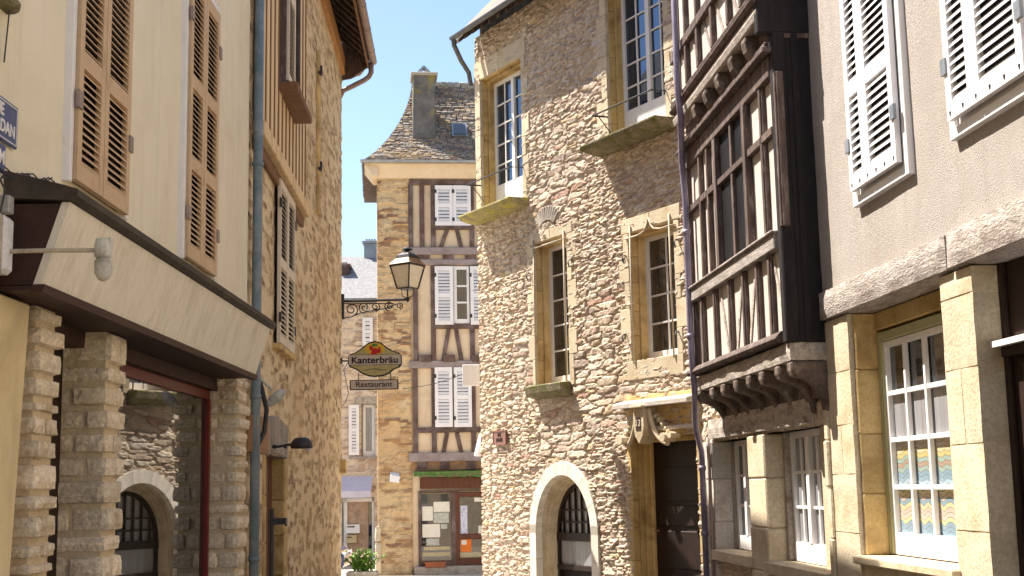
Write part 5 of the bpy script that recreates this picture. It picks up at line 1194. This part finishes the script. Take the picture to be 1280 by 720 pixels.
# skylight
p0_ = None
vv = .40; pa = Pf(.0, vv); pb_ = Pf(0, vv+.13); x0 = ap(565, 165, pa[2])[0]; x1 = ap(584, 165, pa[2])[0]
mb = MB(FA, Q); mb.hexa([(x0, pa[1]-.05, pa[2]+.02), (x1, pa[1]-.05, pa[2]+.02), (x1, pb_[1], pb_[2]+.02), (x0, pb_[1], pb_[2]+.02), (x0, pa[1]-.02, pa[2]+.14), (x1, pa[1]-.02, pa[2]+.14), (x1, pb_[1]+.05, pb_[2]+.12), (x0, pb_[1]+.05, pb_[2]+.12)])
sk_ = mb.build('skylight', 'zinc')
mb = MB(FA, Q); mb.hexa([(x0+.05, pa[1]+.03, pa[2]+.12), (x1-.05, pa[1]+.03, pa[2]+.12), (x1-.05, pb_[1], pb_[2]+.12), (x0+.05, pb_[1], pb_[2]+.12), (x0+.05, pa[1]+.04, pa[2]+.15), (x1-.05, pa[1]+.04, pa[2]+.15), (x1-.05, pb_[1]+.02, pb_[2]+.14), (x0+.05, pb_[1]+.02, pb_[2]+.14)]); mb.build('pane', 'glass_shop', sk_)
# shopfront
def bx(mb, x0, x1, y0, y1, d0, d1, m=0): a = ap(x0, y1); b = ap(x1, y0); mb.box(a[0], b[0], a[1], b[1], d0, d1, m)
mb = MB(FA, Q); bx(mb, 517, 612, 588, 593, -.03, .30); 
for k in range(16): x = 517+k*6; bx(mb, x, x+5.6, 593, 595.5+1.2*math.sin(k*2.1), .1, .30)
mb.build('awning', 'awning_green', bevel=.02)
mb = MB(FA, Q); bx(mb, 518, 612, 585.5, 587.5, -.02, .34); mb.build('awning_box', 'timber_far', bevel=.01)
mb = MB(FA, Q); bx(mb, 525, 608, 596, 611, -.03, .04)
for k in range(12): bx(mb, 525.6+k*6.9, 531.6+k*6.9, 597, 610.5, .04, .05)
mb.build('shop_fascia', 'wood_red')
mb = MB(FA, Q); bx(mb, 524, 609, 611.5, 615, -.03, .10); bx(mb, 565, 569, 615, 706, -.03, .06); bx(mb, 523.5, 526.5, 615, 712, -.03, .05); bx(mb, 607.5, 611, 596, 712, -.03, .05); mb.build('shop_frame', 'timber_far', bevel=.01)
mb = MB(FA, Q); bx(mb, 526.5, 565, 615, 617, -.03, .02); bx(mb, 526.5, 565, 700, 712, -.03, .04); sw = mb.build('shop_window', 'timber_far')
mb = MB(FA, Q); bx(mb, 526.5, 565, 617, 700, -.03, -.02); mb.build('pane', 'glass_dark', sw)
mb = MB(FA, Q); bx(mb, 528, 563, 690, 696, -.018, -.01); bx(mb, 530, 562, 683, 688, -.018, -.01); mb.build('display_shelf', 'shelf_pale', sw, split=True)
mb = MB(FA, Q); bx(mb, 528, 541, 633, 651, -.018, -.008); bx(mb, 542, 562, 627, 640, -.018, -.008); bx(mb, 528, 550, 655, 672, -.018, -.006); mb.build('poster', 'paper', sw, split=True)
mb = MB(FA, Q); bx(mb, 542, 561, 640.5, 654, -.018, -.008); bx(mb, 551, 559, 655, 661, -.018, -.008); bx(mb, 533, 549, 673, 682, -.018, -.007); mb.build('poster', 'paper_pattern', sw, split=True)
mb = MB(FA, Q)
bx(mb, 569, 574, 615, 706, -.02, .05); bx(mb, 603, 607.5, 615, 706, -.02, .05); bx(mb, 574, 603, 615, 621, -.02, .05); bx(mb, 574, 603, 667, 674, -.02, .05); bx(mb, 574, 603, 697, 706, -.02, .05)
do = mb.build('door', 'wood_red', bevel=.01)
mb = MB(FA, Q); bx(mb, 574, 603, 621, 667, -.02, .0); bx(mb, 574, 603, 674, 697, -.02, .0); mb.build('pane', 'glass_dark', do)
mb = MB(FA, Q); bx(mb, 576, 584, 632, 667, .0, .012); mb.build('sticker', 'sticker_blue', do)
mb = MB(FA, Q); bx(mb, 576, 589, 674, 690, .0, .012); mb.build('poster', 'poster_orange', do)
mb = MB(FA, Q); bx(mb, 598, 603, 657, 667, .0, .012); bx(mb, 593, 601, 622, 627, .0, .012); bx(mb, 577, 583, 675, 681, .013, .016); mb.build('notice', 'paper', do)
mb = MB(FA, Q); bx(mb, 574, 603, 690, 696.5, .0, .01); mb.build('door_shelf', 'shelf_pale', do)
mb = MB(FA, Q); bx(mb, 518, 612, 706, 740, -.03, .25); mb.build('door_step', 'stone_grey', bevel=.02)
a = ap(532, 711, .4); b = ap(557, 703, .4)
t = thing('window_box', 'long reddish terracotta trough on the step under the far shop window', 'trough', FA, a[0], a[1], d=.1)
mb = MB(FA, t); mb.prismS([(.06, a[1]+.02), (.30, a[1]+.02), (.34, b[1]), (.02, b[1])], a[0], b[0]); mb.build('trough', 'terracotta', bevel=.015)
mb = MB(FA, t); mb.box(a[0]-.02, b[0]+.02, b[1]-.03, b[1]+.01, .0, .36); mb.build('rim', 'terracotta', bevel=.01)
a = ap(493, 595, .1)
t = thing('flood_lamp', 'small white floodlight on the stone wall left of the far shopfront', 'lamp', FA, a[0], a[1])
mb = MB(FA, t); mb.hexa([(a[0]-.13, a[1]-.05, .05), (a[0]+.1, a[1]-.1, .05), (a[0]+.13, a[1]+.08, .05), (a[0]-.1, a[1]+.12, .05), (a[0]-.13, a[1]-.15, .22), (a[0]+.12, a[1]-.2, .22), (a[0]+.15, a[1]-.02, .25), (a[0]-.1, a[1]+.03, .25)]); mb.build('housing', 'plastic_white', bevel=.01)
mb = MB(FA, t); mb.tube([(a[0], a[1], -.02), (a[0], a[1], .07)], .02, 6); mb.build('bracket', 'plastic_grey')
mb = MB(FA, Q)
for k in range(4): mb.rock(aL-.08, aL+.08, -1.0+k*.42, -.6+k*.42, -.3, .06, .04, 0, k, .1)
mb.build('corner_stones', 'sandstone_pale')
# =================================================================== FAR LEFT building
D = thing('stone_house', 'distant pinkish stone house with pale slate roof and lilac awning', 'house', FD, -6, -.7)
def dp(x, y, d=0): return FD.at(x, y, d)
dL, dR = -12.0, -3.0; zD = dp(450, 378)[1]
wallgrid(FD, D, dL, dR, -1.3, zD, .09, 'far', 'rubble_pink', holes=[(dp(425, 660)[0], dp(468, 660)[0], -1.3, dp(450, 622)[1]), (dp(452, 540)[0], dp(469, 540)[0], dp(460, 570)[1], dp(460, 505)[1])], thick=5)
mb = MB(FD, D); zr = dp(450, 321, -2.5)[1]; mb.prismS([(.3, zD), (.3, zD+.1), (-2.5, zr), (-5.3, zD+.1), (-5.3, zD), (-2.5, zr-.12)], dL, dR)
me = mb.build('roof', 'slate_pale')
v_ = []; 
for (x0, x1, y0, y1, dd, mt) in ((455, 472, 299, 319, -2.4, 'zinc'), (424, 436, 328, 362, -1.2, 'timber_far')):
    a = dp(x0, y1+25, dd); b = dp(x1, y0, dd); mb = MB(FD, D); mb.box(a[0], b[0], a[1], b[1]-.15, dd-.5, dd); mb.box(a[0]-.06, b[0]+.06, b[1]-.15, b[1]-.05, dd-.55, dd+.05)
    for k in range(4): mb.box(a[0]+.05+k*(b[0]-a[0]-.1)/4, a[0]+.02+(k+1)*(b[0]-a[0]-.1)/4, b[1]-.05, b[1]+.04, dd-.4, dd-.1)
    mb.build('chimney', mt, bevel=.01)
def dsh(x0, x1, y0, y1): a = dp(x0, y1, .05); b = dp(x1, y0, .05); shutter(FD, D, a[0], b[0], a[1], b[1], .05, 'shutter_white', [(a[1]+b[1])/2], pitch=.1, fw=.1, rw=.12)
dsh(453, 466, 397, 432); dsh(436, 449, 506, 569)
a = dp(452, 570); b = dp(469, 505); window(FD, D, a[0]+.02, b[0]-.02, a[1], b[1], -.15, 1, 1, fw=.1, pane='glass_curtain')
mb = MB(FD, D); a = dp(443, 505); b = dp(470, 498); mb.box(a[0], b[0], a[1], b[1]+.05, -.1, .04); a = dp(436, 574); b = dp(470, 570); mb.box(a[0], b[0], a[1], b[1], -.1, .08); mb.build('lintel', 'stone_grey', bevel=.01, split=True)
mb = MB(FD, D); a = dp(418, 621, .5); b = dp(466, 600, 0); mb.prismS([(.02, b[1]+.1), (.04, b[1]+.13), (.9, a[1]+.16), (.9, a[1]-.04), (.88, a[1]-.04), (.86, a[1]+.12)], a[0]-.4, b[0]); mb.build('awning', 'awning_lilac')
mb = MB(FD, D); a = dp(424, 720); b = dp(468, 622); mb.box(a[0], b[0], a[1]-.4, b[1], -.3, -.2); 
sf = mb.build('shop_window', 'glass_dark')
mb = MB(FD, D)
for x in (425, 431.5, 467): p = dp(x, 660); mb.box(p[0]-.06, p[0]+.06, -1.2, b[1], -.2, -.1)
mb.box(a[0], b[0], b[1]-.12, b[1], -.2, -.1); mb.build('mullion', 'paint_white', sf, split=True)
mb = MB(FD, D); p = dp(432, 640); q = dp(460, 640); mb.box(p[0]+.06, q[0], -1.2, b[1]-.12, -.2, -.15); mb.build('stone_pier', 'rubble_pink')
for (x0, x1, y0, y1, mt, lb) in ((433, 450, 655, 667, 'plastic_white', 'white letter box, upper of two on the distant shopfront'), (433, 446, 668, 679, 'shelf_pale', 'beige letter box, lower of two on the distant shopfront')):
    a = dp(x0, y1, -.1); b = dp(x1, y0, -.1); t = thing('letter_box', lb, 'letter box', FD, a[0], a[1], group='letter boxes on the distant shopfront')
    mb = MB(FD, t); mb.box(a[0], b[0], a[1]+.01, b[1]-.01, -.15, .05); mb.build('casing', mt, bevel=.01)
    mb = MB(FD, t); mb.box(a[0]+.04, b[0]-.15, b[1]-.1, b[1]-.06, .05, .055); mb.build('slot', 'ink_dark')
# =================================================================== plant and car
FP = Facade((0, 33.5), 90, -1)
a = FP.at(453, 715)
t = thing('potted_plant', 'bright green bushy plant with pale pink flowers in a stone trough', 'plant', FP, a[0], a[1])
gzp = gz(33.5); c = FP.at(453, 700); zt = FP.at(453, 683)[1]; zb = FP.at(453, 714)[1]
mb = MB(FP, t); mb.prismS([(-.2, gzp-.05), (.2, gzp-.05), (.24, zb), (-.24, zb)], c[0]-.38, c[0]+.38); mb.build('trough', 'stone_grey', bevel=.02)
mb = MB(FP, t); r = random.Random(4); stems = MB(FP, t)
for k in range(90):
    an = r.uniform(0, 2*PI); le = r.uniform(.25, .62); lean = r.uniform(.05, .75)
    bx0 = c[0]+r.uniform(-.25, .25); bd0 = r.uniform(-.1, .1); P = []
    for i in range(4):
        q = i/3; P.append((bx0+math.cos(an)*lean*le*q*q*1.1, zb-.02+le*q*(1-.25*lean*q), bd0+math.sin(an)*lean*le*q*q))
    stems.tube(P, .006, 4)
    for i in range(16):
        q = r.uniform(.15, 1); x = bx0+math.cos(an)*lean*le*q*q*1.1; z = zb-.02+le*q*(1-.25*lean*q); dd = bd0+math.sin(an)*lean*le*q*q
        A1 = r.uniform(0, 2*PI); ln = r.uniform(.05, .11); w_ = ln*.28; dx, dz, dy = math.cos(A1)*ln, r.uniform(-.3, .9)*ln, math.sin(A1)*ln
        nx, ny = -math.sin(A1)*w_, math.cos(A1)*w_
        i0 = [mb.V(x, z, dd), mb.V(x+dx*.5+nx, z+dz*.6, dd+dy*.5+ny), mb.V(x+dx, z+dz, dd+dy), mb.V(x+dx*.5-nx, z+dz*.6, dd+dy*.5-ny)]; mb.Fc(i0)
mb.build('foliage', 'leaf_green', recalc=False); stems.build('stem', 'stem_green')
mb = MB(FP, t)
for k in range(26):
    x, z, dd = c[0]+r.uniform(-.4, .4), zb+r.uniform(.15, .55), r.uniform(-.2, .35); mb.lathe((x, dd), [(.004, z-.015), (.02, z), (.006, z+.015)], 6)
mb.build('flowers', 'petal_pink')
FV = Facade((-4.25, 34.6), -90, 1)
t = thing('parked_car', 'dark blue car mostly hidden behind the left rubble house', 'car', FV, 0, gz(34))
z0 = gz(34)
prof = [(0, .35), (0, .62), (.12, .78), (.95, .92), (1.5, 1.38), (1.8, 1.45), (2.9, 1.44), (3.4, 1.32), (3.85, .98), (3.98, .85), (4.0, .4), (3.6, .28), (.4, .28)]
mb = MB(FV, t); mb._pr([(x, z0+z, .0+(.12 if z > .95 else 0)) for x, z in prof], [(x, z0+z, 1.65-(.12 if z > .95 else 0)) for x, z in prof], 0); body = mb.build('body', 'car_paint', bevel=.05)
mb = MB(FV, t); mb.hexa([(1.02, z0+.96, .14), (1.02, z0+.96, 1.51), (1.50, z0+1.36, 1.45), (1.50, z0+1.36, .2), (1.0, z0+.98, .14), (1.0, z0+.98, 1.51), (1.48, z0+1.38, 1.45), (1.48, z0+1.38, .2)]); mb.build('windscreen', 'glass_dark')
for dd in (.02, 1.63):
    mb = MB(FV, t); mb.prism([(1.3, z0+.95), (3.5, z0+.95), (3.2, z0+1.32), (1.65, z0+1.34)], dd+(.08 if dd < 1 else -.08)-.015, dd+(.08 if dd < 1 else -.08)+.015); mb.build('side_window', 'glass_dark')
    for s in (.75, 3.2):
        mb = MB(FV, t); mb.tube([(s, z0+.30, dd-.03), (s, z0+.30, dd+.03)], .30, 20); wh = mb.build('wheel', 'rubber'); mb = MB(FV, t); mb.tube([(s, z0+.30, dd-.04), (s, z0+.30, dd+.04)], .18, 14); mb.build('rim', 'zinc', wh)
for dd in (.25, 1.4): mb = MB(FV, t); mb.box(-.02, .06, z0+.58, z0+.70, dd-.14, dd+.14); mb.build('headlight', 'plastic_white', bevel=.02)
# drop helper properties
for o in bpy.data.objects:
    for k in ('_s', '_z', '_d'):
        if k in o: del o[k]
